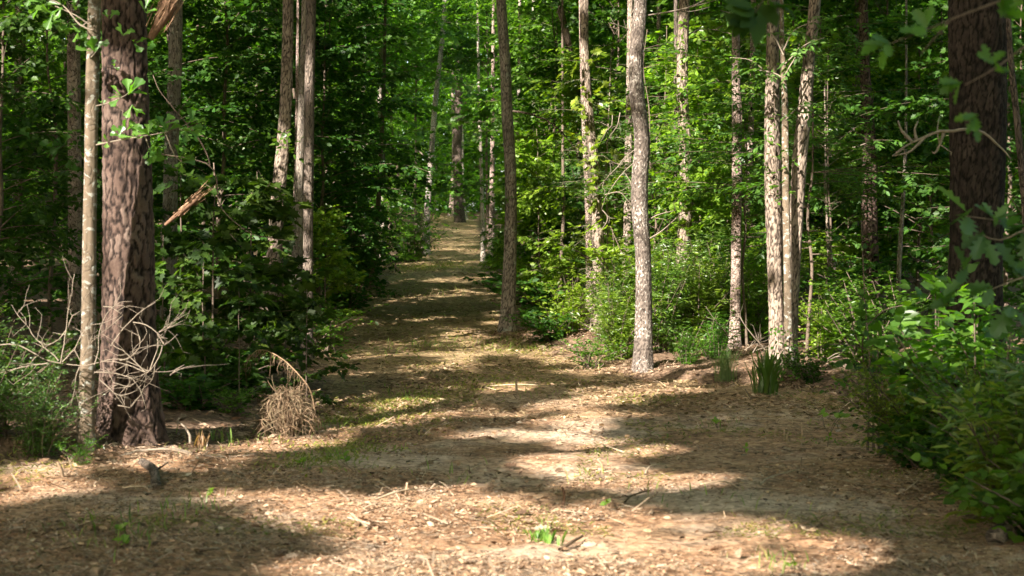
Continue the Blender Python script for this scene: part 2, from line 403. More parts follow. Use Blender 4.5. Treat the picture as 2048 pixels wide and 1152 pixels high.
M['leaf_dark'] = leaf_mat('deep_green_leaves', .46, (1.6, 1.75, .45), .015, .5)
M['leaf_far'] = leaf_mat('far_leaves', .52, (1.6, 1.8, .42), .02, hue=.0)
M['shiny'] = leaf_mat('shiny_leaves', .48, (1.6, 1.8, .42), .05, .42)
M['litter'] = tint_mat('dead_leaf_litter', trans=.15)
M['dry'] = tint_mat('dry_grass_blades', trans=.3)
M['wood'] = tint_mat('weathered_wood')
M['grass'] = leaf_mat('grass_blades', .45, (1.4, 1.5, .6), .03)
M['path'] = ground_mat('path_soil', [(.40, (.12, .07, .043)), (.53, (.29, .16, .088)), (.65, (.42, .255, .15)), (.85, (.52, .37, .24))], (.06, .04, .026), (.46, .34, .22))
M['floor'] = ground_mat('forest_soil', [(.40, (.05, .034, .022)), (.58, (.15, .096, .062)), (.78, (.30, .20, .135))], (.03, .021, .014), (.36, .26, .18))

# palettes (leaf tones, some darkened to stand for shade)
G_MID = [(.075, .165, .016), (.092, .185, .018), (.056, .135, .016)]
G_DARK = [(.036, .092, .013), (.048, .108, .013), (.028, .076, .013)]  # lowered so the left wood looks shaded: shade put into the leaf colour
G_BRIGHT = [(.145, .24, .02), (.112, .21, .018), (.165, .25, .022)]
G_BLUE = [(.062, .14, .024), (.075, .155, .024), (.05, .115, .022)]
G_YEL = [(.17, .245, .02), (.14, .225, .02), (.19, .25, .03)]
G_FAR = [(.072, .165, .015), (.093, .19, .016), (.05, .12, .015), (.125, .225, .02)]
LIT = [(.44, .315, .215), (.35, .23, .15), (.27, .165, .105), (.16, .092, .06), (.54, .43, .32), (.36, .215, .145), (.10, .068, .048), (.40, .29, .205), (.30, .24, .18)]

# ------------------------------------------------------------------ sun map: which sun rays the canopy lets through
U0, V0, RES = -16.0, 4.0, .1
NU, NV = 480, 800
SH = np.ones((NU, NV)); ug = U0+(np.arange(NU)+.5)*RES; vg = V0+(np.arange(NV)+.5)*RES
UG, VG = np.meshgrid(ug, vg, indexing='ij')
def uvof(p): p = np.atleast_2d(p); return np.column_stack([p[:, 0]+p[:, 2]*KX, p[:, 1]+p[:, 2]*KY])
def dab(p, r, val, wt=1.0, arr=None):
    A = SH if arr is None else arr
    for (u, v) in uvof(p):
        i0, i1 = int((u-2*r-U0)/RES), int((u+2*r-U0)/RES)+2; j0, j1 = int((v-2*r-V0)/RES), int((v+2*r-V0)/RES)+2
        i0, j0 = max(i0, 0), max(j0, 0)
        if i1 <= i0 or j1 <= j0 or i0 >= NU or j0 >= NV: continue
        d2 = ((UG[i0:i1, j0:j1]-u)**2+(VG[i0:i1, j0:j1]-v)**2)/(r*r)
        w = wt*np.clip(1.6-1.0*d2, 0, 1)
        A[i0:i1, j0:j1] = A[i0:i1, j0:j1]*(1-w)+val*w
def trunk_light(pts, Y, val, r=.3):
    p = smooth_line(np.array([at(x, y, Y) for x, y in pts]), .15); dab(p, r, val)
def ground_light(rects, val, r=.18, wt=1.0):
    for (x0, x1, y0, y1) in rects:
        ys = np.arange(y0, y1+.1, max(3.0, (y1-y0)/12)); P = []
        for y in ys:
            for x in np.arange(x0, x1+.1, 22): P.append(hit(x, y))
        dab(np.array(P), r, val, wt)
# open and dappled woodland light, before the painted patches
dapple = fbm(UG*.55, VG*.30, 91, 3)
w0 = np.clip((VG-36)/14, 0, 1)
SH = 1-w0*np.clip((dapple-.44)*9, 0, 1)
# right hand understory stands in the light of the clearing
inb = (UG-.0 > .6) & (UG < 12) & (VG > 20) & (VG < 46)
ac = VG-UG/math.tan(AZ)
inb &= (ac < 25.2)
SH = np.where(inb, np.where(fbm(UG*.5+3, VG*.35, 7, 3) > .60, 1.0, 0.0), SH)
inb2 = (UG > 3.2) & (UG < 14) & (VG > 30) & (VG < 60) & (ac >= 25.2)
SH = np.where(inb2, np.where(fbm(UG*.6+3, VG*.35, 17, 3) > .50, 1.0, 0.0), SH)
# open left understory: a few flecks
SH = np.where((UG < 0) & (VG > 19) & (fbm(UG*.8, VG*.6, 47, 3) > .76), 0.0, SH)

inp_ = (path_d(UG, VG) > -.6) & (VG > 18) & (VG < 64)
SH = np.where(inp_, np.clip((.555-fbm(UG*1.25+2, VG*.75, 57, 4))*-9+.5, 0, 1)*-1+1, SH)
ground_light([(560, 1700, 1085, 1150), (650, 1650, 1030, 1085), (800, 1500, 985, 1030), (1020, 1420, 915, 975), (1060, 1330, 880, 905),
              (1120, 1420, 830, 870), (1160, 1400, 748, 800), (1060, 1150, 770, 830),
              (330, 600, 862, 905), (560, 690, 845, 880), (10, 200, 935, 990), (250, 420, 975, 990), (420, 620, 1010, 1050)], 0.0)
ground_light([(690, 850, 640, 655), (640, 720, 660, 668), (890, 1010, 596, 615), (890, 990, 640, 648), (820, 940, 522, 545), (870, 940, 490, 500), (890, 940, 455, 466), (730, 790, 783, 790),
              (700, 780, 748, 754), (760, 850, 806, 816), (850, 905, 440, 446)], 0.0, .22)
ground_light([(640, 1010, 850, 945), (760, 1000, 835, 860), (1330, 1680, 800, 950), (1500, 1750, 930, 1040), (290, 560, 925, 985), (30, 240, 900, 915)], 1.0, .16)
ground_light([(0, 230, 1040, 1110)], .85, .16)
ground_light([(1000, 1300, 988, 1002), (1060, 1340, 868, 880), (1230, 1420, 1075, 1092), (1300, 1440, 1005, 1020), (900, 1060, 960, 968), (560, 760, 968, 985), (1130, 1260, 762, 768)], 1.0, .12)
# trunks
ground_light([(840, 945, 470, 492), (880, 945, 447, 462), (815, 945, 515, 545), (850, 950, 436, 441)], 0.0, .5)
ground_light([(740, 1000, 585, 612), (690, 860, 635, 660)], 0.0, .3)
trunk_light([(250, 130), (250, 470)], 13, 0.0, .3); trunk_light([(250, -60), (250, 85)], 13, 1.0, .4)
trunk_light([(255, 505), (250, 600)], 13, 1.0, .34); trunk_light([(225, 640), (235, 890)], 13, 0.0, .3); trunk_light([(300, 640), (300, 880)], 13, 0.0, .2)
trunk_light([(186, 0), (186, 90)], 12.55, 0.0, .12); trunk_light([(184, 130), (184, 190)], 12.55, 0.0, .1); trunk_light([(180, 230), (178, 400)], 12.55, .8, .1); trunk_light([(177, 470), (172, 840)], 12.55, 0.0, .26)
for x, y in [(100, 30), (150, 60), (190, 110), (255, 190), (330, 255), (380, 245), (300, 300), (230, 190), (120, 10)]: dab(at(x, y, 12.3), .24, 0.0)
trunk_light([(230, 800), (235, 900)], 12.9, 0.0, .35); trunk_light([(300, 800), (300, 900)], 12.9, 0.0, .3)
for x, y in [(300, 660), (340, 650), (120, 640), (145, 570), (360, 740), (90, 700)]: dab(at(x, y, 12.3), .24, 0.0)
for x, y in [(560, 760), (610, 800), (540, 720), (590, 830)]: dab(at(x, y, 14.3), .25, 0.0)
trunk_light([(568, 190), (562, 330)], 23, 0.0, .36); trunk_light([(602, 225), (597, 400)], 24, 0.0, .3); trunk_light([(617, 520), (617, 600)], 22, 0.0, .28)
trunk_light([(577, 0), (573, 140)], 23, 1.0, .3)
trunk_light([(1003, -60), (1012, 200), (1022, 400), (1015, 680)], 27, 1.0, .5)
trunk_light([(1958, -120), (1950, 700)], 15.5, 1.0, .85)
trunk_light([(1170, 140), (1196, 660)], 25.5, 0.0, .42); trunk_light([(1168, -30), (1168, 100)], 25.5, 1.0, .3)
trunk_light([(1275, 0), (1284, 300), (1280, 420), (1287, 735)], 20.9, 0.0, .35)
for y in (280, 470, 530): trunk_light([(1265, y+8), (1300, y)], 20.9, .9, .1)
trunk_light([(1366, 0), (1370, 300), (1358, 650)], 24.5, 0.0, .3)
trunk_light([(1472, 60), (1473, 360)], 22.5, 0.0, .32); trunk_light([(1472, 360), (1472, 480)], 22.5, 1.0, .15); trunk_light([(1470, 520), (1469, 715)], 22.5, 0.0, .3)
trunk_light([(1545, 170), (1549, 560)], 19.8, 0.0, .3); trunk_light([(1595, 300), (1588, 560)], 19.8, 0.0, .25); trunk_light([(1555, 590), (1580, 660)], 19.8, 1.0, .16); trunk_light([(1545, 690), (1545, 720)], 19.8, 0.0, .1)
for x in range(1680, 2060, 50):
    for y in range(-40, 560, 50):
        for yy in (23, 26, 29, 32, 36): dab(at(x, y, yy), .55, .92 if (x*7+y*3+yy) % 9 else .2)
for x in range(1050, 1165, 35):
    for y in range(180, 600, 40):
        for yy in (30, 33, 36): dab(at(x, y, yy), .45, 0.0 if (x*5+y*3+yy) % 7 > 1 else .9)
trunk_light([(1740, 300), (1739, 350)], 26, 0.0, .34); trunk_light([(1740, 385), (1738, 440)], 26, 0.0, .3); trunk_light([(1738, 560), (1738, 570)], 26, 0.0, .25)
for x, y in [(1780, 700), (1830, 720), (1990, 620), (1900, 640), (1830, 660), (1900, 690), (1960, 710), (1850, 620), (1940, 640), (2000, 680)]: dab(at(x, y, 11.2), .24, 0.0, .9)
for x, y in [(1990, 770), (2030, 830)]: dab(at(x, y, 7.8), .18, 0.0)
nzA = fbm(UG*1.1, VG*.8, 3, 3)-.5; nzB = fbm(UG*1.1+40, VG*.8, 13, 3)-.5
wi = np.clip((np.arange(NU)[:, None]+nzA*9).astype(int), 0, NU-1); wj = np.clip((np.arange(NV)[None]+nzB*13).astype(int), 0, NV-1)
SHW = SH[wi, wj]
for ax in (0, 1):
    for q in range(1): SHW = (np.roll(SHW, 1, ax)+np.roll(SHW, -1, ax)+SHW+np.roll(SHW, 2, ax)+np.roll(SHW, -2, ax))/5
hole = fbm(UG*1.7, VG*1.25, 29, 3); speck = fbm(UG*2.2+9, VG*1.5, 37, 3)
KEEP = np.clip(SHW*1.25-np.clip((hole-.60)*7, 0, 1)*np.clip(1.6-SHW, .35, .95)+np.clip((speck-.63)*5, 0, .4)*(1-SHW)*(VG < 20), 0, 1)**2.2
KEEP = np.where((VG < 30) & (path_d(UG, VG) > -1), np.minimum(KEEP, .24+.25*np.clip((fbm(UG*1.2, VG*.9, 71, 3)-.35)*3, 0, 1)), KEEP)
FORCE = np.zeros_like(SH)
def force_line(pts, Y, r): dab(smooth_line(np.array([at(x, y, Y) for x, y in pts]), .15), r, 1.0, 1.0, FORCE)
force_line([(1958, -150), (1950, 800)], 15.5, .55); force_line([(352, -40), (336, 700)], 24, .4); force_line([(38, 160), (30, 700)], 31, .4); force_line([(147, -40), (150, 700)], 21, .4)
force_line([(1003, -60), (1012, 200), (1022, 400), (1017, 560)], 27, .35); force_line([(577, -30), (573, 140)], 23, .35); force_line([(1740, -40), (1735, 250)], 26, .4)
for yy in (58, 63, 68, 74): force_line([(880, 60), (900, 180), (940, 320)], yy, 1.1); force_line([(960, 100), (985, 330)], yy, 1.0)
KEEP = np.maximum(KEEP, FORCE)
def shaded(u, v):
    i = ((u-U0)/RES).astype(int); j = ((v-V0)/RES).astype(int)
    ok = (i >= 0) & (i < NU) & (j >= 0) & (j < NV)
    r = np.ones(len(u)); r[ok] = KEEP[i[ok], j[ok]]
    return r
crng = np.random.default_rng(999)
def keep_shade(P, dice=None): q = uvof(P); return shaded(q[:, 0], q[:, 1]) > (crng.random(len(P)) if dice is None else dice)
def in_view(P, m=1.12):
    y = np.maximum(P[:, 1], .01)
    return (P[:, 1] > 1) & (np.abs(P[:, 0]) < .30*y*m+.8) & (P[:, 2] < CAMZ+.1465*y*m+.6)

# ------------------------------------------------------------------ ground and path
def axis(segs):
    out = []
    for a, b, s in segs: out += list(np.arange(a, b-1e-6, s))
    return np.array(out+[segs[-1][1]])
def build_ground():
    xs = axis([(-400, -60, 40), (-60, -14, 2), (-14, -6.4, .3), (-6.4, 6.4, .08), (6.4, 14, .3), (14, 60, 2), (60, 400, 40)])
    ys = axis([(-200, -20, 20), (-20, 4, 2), (4, 7, .3), (7, 24, .075), (24, 36, .15), (36, 110, .4), (110, 160, 4), (160, 600, 40)])
    X, Y = np.meshgrid(xs, ys, indexing='ij'); Z = ground_z(X, Y)
    micro = .035*(fbm(X*7, Y*7, 61, 3)-.5)*np.clip((30-Y)/10, 0, 1)*np.clip((Y-4)/2, 0, 1)
    Z = Z+micro
    V = np.stack([X, Y, Z], -1).reshape(-1, 3); nx, ny = X.shape
    i = np.arange(nx-1)[:, None]*ny; j = np.arange(ny-1)[None]
    q = np.stack([i+j, i+ny+j, i+ny+j+1, i+j+1], -1).reshape(-1, 4)
    c = V[q].mean(1); d = path_d(c[:, 0], c[:, 1])+.7*(fbm(c[:, 0]*2.4, c[:, 1]*1.6, 5, 4)-.5)
    inp = (d > 0) & (c[:, 1] > -30) & (c[:, 1] < 120)
    for nm, mk, mt, lab, cat in (('path', inp, M['path'], 'sunlit track of tan leaf litter and straw climbing through the wood', 'path'),
                                 ('ground', ~inp, M['floor'], 'brown forest floor under the trees beside the track', 'ground')):
        qq = q[mk]; idx = np.unique(qq); re = np.zeros(len(V), np.int64); re[idx] = np.arange(len(idx))
        mb = MB(); mb.add(V[idx], re[qq].ravel(), np.full(len(qq), 4))
        o = mb.obj(nm, mt, smooth=True); tag(o, lab, cat, kind='structure')
build_ground()

# ------------------------------------------------------------------ litter
def build_litter():
    rng = np.random.default_rng(4); mb = MB()
    def scatter(N, y0, y1, size, pal, tmn, spread=.25, xlim=None, power=1.0, tilt=.35):
        y = 1/(1/y1+rng.random(N)**power*(1/y0-1/y1)); x = rng.uniform(-1, 1, N)*(.33*y+.6)
        k = fbm(x*.9, y*.9, 77, 3)
        keep = rng.random(N) < np.clip((k-.25)*2.6, .12, 1)
        if xlim is not None: keep &= xlim(x, y)
        x, y = x[keep], y[keep]; n = len(x)
        z = ground_z(x, y)+.035*(fbm(x*7, y*7, 61, 3)-.5)*np.clip((30-y)/10, 0, 1)+rng.uniform(.002, .018, n)
        a = rng.uniform(0, 2*pi, n)
        d = np.column_stack([np.cos(a), np.sin(a), rng.normal(0, .22, n)]); nn = np.column_stack([rng.normal(0, tilt, n), rng.normal(0, tilt, n), np.ones(n)])
        sz = size*rng.uniform(.5, 1.5, n)*(y/9)**.45
        leaves(mb, tmn, np.column_stack([x, y, z]), d, nn, sz, tints(rng, n, pal, spread))
    inside = lambda x, y: path_d(x, y) > -.4
    LP = [(.52, .37, .24), (.41, .26, .15), (.47, .30, .175), (.34, .21, .125), (.36, .235, .145), (.20, .12, .078), (.13, .075, .05), (.50, .40, .295), (.42, .26, .165), (.085, .058, .042), (.34, .24, .165), (.27, .215, .165), (.46, .345, .235)]
    bare = lambda x, y: inside(x, y) & (fbm(x*.8+31, y*.55, 141, 3) < .58)
    scatter(90000, 7, 17, .013, LP, 'chip', xlim=inside)
    scatter(42000, 7, 17, .021, LP, 'chip', xlim=bare, tilt=.55)
    scatter(9000, 7, 19, .040, LP, 'oval', xlim=bare, tilt=.6)
    scatter(1500, 7, 19, .07, [(.27, .17, .11), (.33, .23, .155), (.17, .105, .07), (.36, .275, .205)], 'lobed', xlim=inside, tilt=.5)
    scatter(70000, 7, 26, .055, [(.40, .285, .185), (.29, .185, .115), (.20, .125, .08), (.46, .36, .26)], 'straw', xlim=inside, tilt=.3)
    scatter(5000, 7, 22, .12, [(.33, .25, .175), (.22, .15, .10), (.38, .29, .21)], 'straw', xlim=inside, tilt=.4)
    GP = [(.42, .30, .18), (.33, .22, .125), (.21, .14, .08), (.48, .37, .24), (.24, .19, .085), (.36, .23, .14), (.15, .105, .06)]
    scatter(60000, 15, 95, .036, GP, 'chip', xlim=bare)
    scatter(60000, 15, 75, .075, GP, 'straw', xlim=inside)
    scatter(34000, 7, 45, .065, [(.20, .12, .075), (.30, .185, .12), (.11, .075, .05), (.38, .275, .19)], 'oval', xlim=lambda x, y: path_d(x, y) < .3, tilt=.5)
    for bx, by, br in BASES:                  # leaves and straw gathered round the feet of the trunks
        for tmn, n, sz in (('oval', 420, .05), ('straw', 420, .08), ('chip', 500, .025)):
            r = br*.55+np.abs(rng.normal(0, .38, n)); a = rng.uniform(0, 2*pi, n); x = bx+np.cos(a)*r; y = by+np.sin(a)*r
            z = ground_z(x, y)+.035*(fbm(x*7, y*7, 61, 3)-.5)*np.clip((30-y)/10, 0, 1)+rng.uniform(.002, .03, n)*np.exp(-(r-br*.55)/.3)+.004
            d = np.column_stack([np.cos(a*3.1), np.sin(a*5.3), rng.normal(0, .2, n)]); nn = np.column_stack([rng.normal(0, .5, n), rng.normal(0, .5, n), np.ones(n)])
            leaves(mb, tmn, np.column_stack([x, y, z]), d, nn, sz*rng.uniform(.5, 1.4, n), tints(rng, n, [(.30, .19, .12), (.40, .28, .19), (.18, .11, .07), (.46, .35, .24)]))
    o = mb.obj('leaf_litter', M['litter']); tag(o, 'loose dead leaves, chips and straw lying over the ground', 'leaf litter', kind='stuff')
build_litter()

def build_grass():
    rng = np.random.default_rng(8); mb = MB()
    spots = [(780, 800, .5, 60), (820, 812, .45, 60), (720, 850, .4, 40), (640, 920, .35, 60), (690, 905, .3, 40), (850, 790, .5, 40), (1100, 790, .35, 25), (1290, 800, .3, 25), (880, 585, .5, 50),
             (840, 538, .9, 90), (900, 535, .6, 40), (960, 540, .5, 60), (860, 690, .5, 40), (1085, 1065, .14, 20), (450, 890, .25, 24), (500, 880, .25, 20), (400, 905, .25, 24),
             (410, 1010, .2, 25), (240, 1080, .3, 40), (60, 900, .2, 22), (1200, 960, .3, 20), (930, 690, .6, 30), (560, 880, .3, 30), (640, 860, .25, 30), (1560, 1130, .2, 30), (1440, 850, .25, 16), (1010, 690, .5, 60),
             (1060, 700, .5, 50), (1320, 985, .3, 16), (1480, 1010, .3, 16), (350, 1030, .25, 20), (200, 1060, .3, 30), (750, 700, .8, 50), (800, 590, .9, 50), (930, 960, .3, 16)]
    for px, py, r, n in spots:
        c = hit(px, py); n = int(n*1.3)
        x = c[0]+rng.normal(0, r*.5, n); y = c[1]+rng.normal(0, r*.8, n); z = ground_z(x, y)
        a = rng.uniform(0, 2*pi, n); d = np.column_stack([np.cos(a)*.5, np.sin(a)*.5, np.ones(n)*rng.uniform(.4, 1.2, n)])
        nn = np.column_stack([-np.cos(a), -np.sin(a), np.ones(n)*.5])
        leaves(mb, 'blade', np.column_stack([x, y, z]), d, nn, rng.uniform(.04, .13, n)*(1 if py > 700 else 1.3), tints(rng, n, [(.16, .22, .04), (.11, .19, .03), (.24, .25, .07)]))
    for px, py, rx, ry, n in [(780, 805, .55, .8, 1500), (850, 800, .5, .7, 900), (715, 845, .35, .5, 700), (690, 900, .35, .5, 600), (630, 925, .35, .5, 500), (840, 536, .9, 1.6, 900), (900, 530, .5, 1.4, 500), (1020, 700, .45, .8, 600), (960, 770, .9, .8, 900), (860, 690, .6, 1.2, 500), (1290, 805, .3, .4, 300)]:
        c = hit(px, py); x = c[0]+rng.normal(0, rx*.6, n); y = c[1]+rng.normal(0, ry*.6, n); a = rng.uniform(0, 2*pi, n)
        d = np.column_stack([np.cos(a), np.sin(a), rng.uniform(.1, 1.1, n)]); nn = np.column_stack([-np.cos(a)*.4, -np.sin(a)*.4, np.ones(n)])
        leaves(mb, 'lance', np.column_stack([x, y, ground_z(x, y)+.008]), d, nn, rng.uniform(.02, .06, n)*(1 if py > 600 else 1.6), tints(rng, n, [(.17, .20, .03), (.26, .25, .05), (.12, .17, .025), (.22, .19, .06)]))
    # thin fresh growth and moss over the greener stretches of the track
    N = 90000; y = 1/(1/70+rng.random(N)**1.25*(1/9-1/70)); x = rng.uniform(-1, 1, N)*(.33*y)
    k = fbm(x*.55+9, y*.35, 131, 3); keep = (k > .57-.16*np.clip((y-14)/8, 0, 1)) & (path_d(x, y) > -.3) & (rng.random(N) < .5)
    x, y = x[keep], y[keep]; n = len(x); a = rng.uniform(0, 2*pi, n)
    d = np.column_stack([np.cos(a), np.sin(a), rng.uniform(.1, .8, n)]); nn = np.column_stack([-np.cos(a)*.4, -np.sin(a)*.4, np.ones(n)])
    leaves(mb, 'lance', np.column_stack([x, y, ground_z(x, y)+.01]), d, nn, rng.uniform(.025, .07, n)*(y/14)**.5, tints(rng, n, [(.14, .15, .03), (.26, .22, .07), (.085, .13, .025), (.22, .17, .06)]))
    tag(mb.obj('grass', M['grass']), 'short green grass and moss sprouting from the track', 'grass', kind='stuff')
build_grass()

# ------------------------------------------------------------------ main trunks
BIGLEAF = G_MID
def add_crown(par, base, top, rng, n=420, r=2.0):
    mb = MB(); P = top+rng.normal(0, 1, (n, 3))*np.array([r*.55, r*.55, r*.6]); P = P[keep_shade(P) & ~in_view(P)]
    if len(P) < 5: P = top+np.array([[0, 0, 1.], [.2, 0, 1.2], [0, .3, 1.1], [.1, .2, 1.3], [.3, .1, 1]])
    m = len(P); d = rng.normal(0, 1, (m, 3)); nn = rng.normal(0, .5, (m, 3))+np.array([0, 0, 1])
    leaves(mb, 'diamond', P, d, nn, rng.uniform(.18, .34, m), tints(rng, m, BIGLEAF))
    mb.obj('crown', M['leaf'], par, off=base)

def tree(name, label, cat, pts, Y=None, mat='grey', group=None, seg=28, flare=.5, rough=.06, ext=7.0, crown=True, seed=1, stubs=0, plates=None, lean=0.0):
    """trunk through photo points (x, y, width); the last point is its foot"""
    rng = np.random.default_rng(seed)
    if Y is None: Y = hit(pts[-1][0], pts[-1][1])[1]
    P = [(*at(x, y, Y+lean*(pts[-1][1]-y)/1000), w/2/F*Y) for x, y, w in reversed(pts)]
    Yt = Y; Y = P[0][1]
    bz = gz(P[0][0], Y)-.06
    if P[0][2] > bz+.05: P = [(P[0][0]+(P[0][0]-P[1][0])*.2, Y, bz, P[0][3]*1.03)]+P
    else: P[0] = (P[0][0], Y, bz, P[0][3])
    a, b = np.array(P[-1]), np.array(P[-2]); dirn = norm((a-b)[:3]*np.array([.6, 1, 1])+np.array([0, 0, .4]))
    r0 = a[3]
    for k in range(1, 5):
        q = a[:3]+dirn*ext*k/4; P.append((*q, r0*(1-.17*k)))
    P = np.array(P); Q = smooth_line(P, (.02 if plates else .10) if Y < 30 else .25)
    base = np.array([Q[0, 0], Q[0, 1], bz])
    ph = rng.uniform(0, 6, 3); r_b = Q[0, 3]
    lob = lambda an, ln: (flare*(.6+.6*np.cos(an*4+ph[0])*np.cos(an*3+ph[1]))*np.exp(-ln/(r_b*1.5))+flare*.35*np.exp(-ln/(r_b*4))
                          + .05*np.cos(an*3+ph[2]+ln*.6)*(1+0*ln))
    root = thing(name, label, cat, base, group); mb = MB()
    tube(mb, Q[:, :3], np.maximum(Q[:, 3], .01), seg, None, rough, rng, lob, plates=None if not plates else (*plates, seed*7+3))
    top = Q[-1, :3]
    for k in range(5):                        # limbs up in the crown
        s = Q[-1-int(rng.integers(len(Q)//40+1, len(Q)//6+2)), :3]; an = rng.uniform(0, 2*pi)
        e = s+np.array([cos(an)*1.4, sin(an)*1.4, rng.uniform(.6, 1.8)])
        if in_view(np.array([s]))[0] or in_view(np.array([e]))[0]: continue
        tube(mb, smooth_line([s, (s+e)/2+np.array([0, 0, .15]), e], .3), np.linspace(r0*.4, .012, len(smooth_line([s, (s+e)/2, e], .3))), 7)
    mb.obj('trunk', M[mat], root, smooth=True, off=base)
    for k in range(stubs):                    # broken dead side branches
        i = int(rng.integers(10, max(12, int(len(Q)*.5)))); s = Q[i, :3]; an = rng.uniform(-.4, pi+.4) if rng.random() < .5 else rng.uniform(pi, 2*pi)
        L = rng.uniform(.25, 1.0); dd = np.array([cos(an), sin(an)*.6, rng.uniform(-.1, .5)])
        ln = smooth_line([s, s+dd*L*.5+rng.normal(0, .04, 3), s+dd*L+rng.normal(0, .1, 3)], .08)
        bm = MB(); tube(bm, ln, np.linspace(.012, .004, len(ln)), 5)
        for q in range(3):
            s2 = ln[int(rng.integers(len(ln)//3, len(ln)))]; d2 = dd*.6+rng.normal(0, .5, 3)
            l2 = smooth_line([s2, s2+d2*L*.2, s2+d2*L*.4+rng.normal(0, .04, 3)], .06); tube(bm, l2, np.linspace(.006, .002, len(l2)), 4)
        bm.obj('dead_branch', M['twig'], root, smooth=True, off=base)
    if crown: add_crown(root, base, top, rng)
    return root

tree('pine_tree', 'thick red-brown plated pine trunk with dead twigs at its foot, left of the track', 'pine tree',
     [(248, -20, 86), (249, 100, 86), (251, 250, 90), (254, 400, 95), (255, 550, 98), (255, 700, 101), (255, 800, 108), (256, 897, 116)], 13.05, 'pineP', seg=150, flare=.24, rough=.05, seed=2, plates=(.052, .15, .020))
T1 = tree('young_oak_tree', 'slim pale tree with lichen patches standing just in front of the thick pine', 'tree',
     [(188, -10, 23), (186, 100, 25), (184, 200, 27), (180, 400, 26), (178, 550, 28), (176, 700, 31), (172, 800, 31), (171, 880, 34)], 12.55, 'smooth', lean=-.13, seg=36, flare=.3, rough=.13, seed=3, ext=5)
g_l = 'trunks grouped left of the track'
tree('oak_tree', 'bending grey-brown trunk with a white patch, leftmost of the three trunks left of the track', 'tree',
     [(577, -20, 21), (573, 180, 24), (565, 300, 26), (555, 400, 27), (547, 520, 28), (535, 610, 29), (522, 690, 32)], 23, 'oakP', g_l, seg=64, seed=4, plates=(.032, .12, .009))
tree('oak_tree', 'middle of the three trunks left of the track, lichen-mottled and partly hidden', 'tree',
     [(612, -20, 17), (607, 150, 18), (602, 300, 18), (597, 420, 20), (593, 560, 22), (588, 700, 24)], 24, 'grey', g_l, seed=5)
tree('oak_tree', 'straight dark trunk closest to the track, rightmost of the three trunks on its left', 'tree',
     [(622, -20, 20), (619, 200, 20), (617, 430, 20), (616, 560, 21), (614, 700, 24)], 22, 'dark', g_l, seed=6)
tree('slender_tree', 'very thin reddish stem squeezed between the bending trunk and the lichen-mottled trunk', 'tree',
     [(593, 300, 8), (590, 420, 9), (588, 560, 10), (586, 690, 11)], 25.5, 'red', g_l, seed=7, seg=14, ext=4, crown=False)
tree('oak_tree', 'straight grey trunk with ringed bark in shade at the right edge of the track', 'tree',
     [(1001, -20, 19), (1010, 120, 21), (1015, 230, 22), (1021, 330, 23), (1022, 430, 24), (1020, 530, 26), (1017, 610, 28), (1015, 680, 32)], 27, 'greyP', seg=64, seed=8, flare=.35, plates=(.03, .12, .009))
g_r = 'sunlit trunks right of the track'
tree('oak_tree', 'pale leaning trunk with bright vine leaves, right of the shaded ringed trunk', 'tree',
     [(1168, -20, 17), (1168, 80, 17), (1172, 160, 18), (1177, 230, 19), (1187, 310, 20), (1193, 400, 22), (1197, 500, 23), (1198, 600, 25), (1196, 690, 30)], 25.5, 'oakP', g_r, seg=60, seed=9, plates=(.035, .12, .009))
tree('cedar_tree', 'reddish-brown shaded stem pressed against the back of the pale leaning trunk', 'tree',
     [(1163, 0, 11), (1168, 220, 12), (1175, 380, 13), (1178, 520, 14), (1179, 690, 17)], 26.3, 'red', g_r, seed=10)
tree('oak_tree', 'wavy S-curved trunk flecked with white lichen, standing alone at the sunny edge of the track', 'tree',
     [(1281, -20, 25), (1276, 60, 27), (1271, 130, 29), (1274, 200, 30), (1282, 255, 31), (1284, 300, 32), (1280, 355, 33), (1280, 420, 33), (1286, 500, 32), (1288, 600, 33), (1288, 680, 35), (1287, 744, 39)], 20.9, 'lichP', g_r, seg=72, seed=11, flare=.25, stubs=3, rough=.09, plates=(.035, .055, .007))
tree('oak_tree', 'short-looking pale trunk half hidden behind the wavy lichen-flecked trunk', 'tree',
     [(1260, 120, 13), (1258, 260, 15), (1256, 400, 16), (1253, 540, 17), (1250, 690, 20)], 27, 'oak', g_r, seed=12, stubs=4)
tree('oak_tree', 'sunny grey trunk wrapped in bright leaves between the wavy trunk and the straight slim trunk', 'tree',
     [(1369, -20, 21), (1365, 100, 22), (1365, 200, 23), (1370, 300, 25), (1372, 400, 27), (1366, 500, 26), (1359, 600, 28), (1355, 690, 32)], 24.5, 'oakP', g_r, seg=60, seed=13, stubs=2, plates=(.035, .12, .009))
tree('slender_tree', 'thin dark trunk just left of the sunny trunk wrapped in bright leaves', 'tree',
     [(1352, 240, 9), (1353, 400, 10), (1350, 520, 11), (1346, 690, 13)], 26, 'dark', g_r, seed=14, seg=14, crown=False)
tree('pine_tree', 'straight slim reddish-grey trunk between the leaf-wrapped trunk and the clump of three trunks', 'tree',
     [(1470, -20, 15), (1472, 100, 16), (1473, 220, 18), (1474, 350, 20), (1473, 480, 20), (1471, 600, 20), (1469, 722, 22)], 22.5, 'red', g_r, seed=15)
tree('slender_tree', 'brown leaning stem close behind the straight slim reddish-grey trunk', 'tree',
     [(1502, 250, 12), (1497, 340, 13), (1493, 480, 14), (1490, 690, 17)], 26, 'red', g_r, seed=16, seg=14, crown=False)
g_c = 'clump of three trunks sharing one foot'
tree('oak_tree', 'thickest pale trunk on the left of the clump of three sharing one foot', 'tree',
     [(1546, -20, 22), (1545, 120, 26), (1545, 250, 31), (1546, 350, 32), (1549, 450, 33), (1551, 550, 30), (1554, 650, 30), (1557, 745, 36)], 19.9, 'oakP', g_c, seg=72, seed=17, flare=.2, plates=(.032, .11, .010))
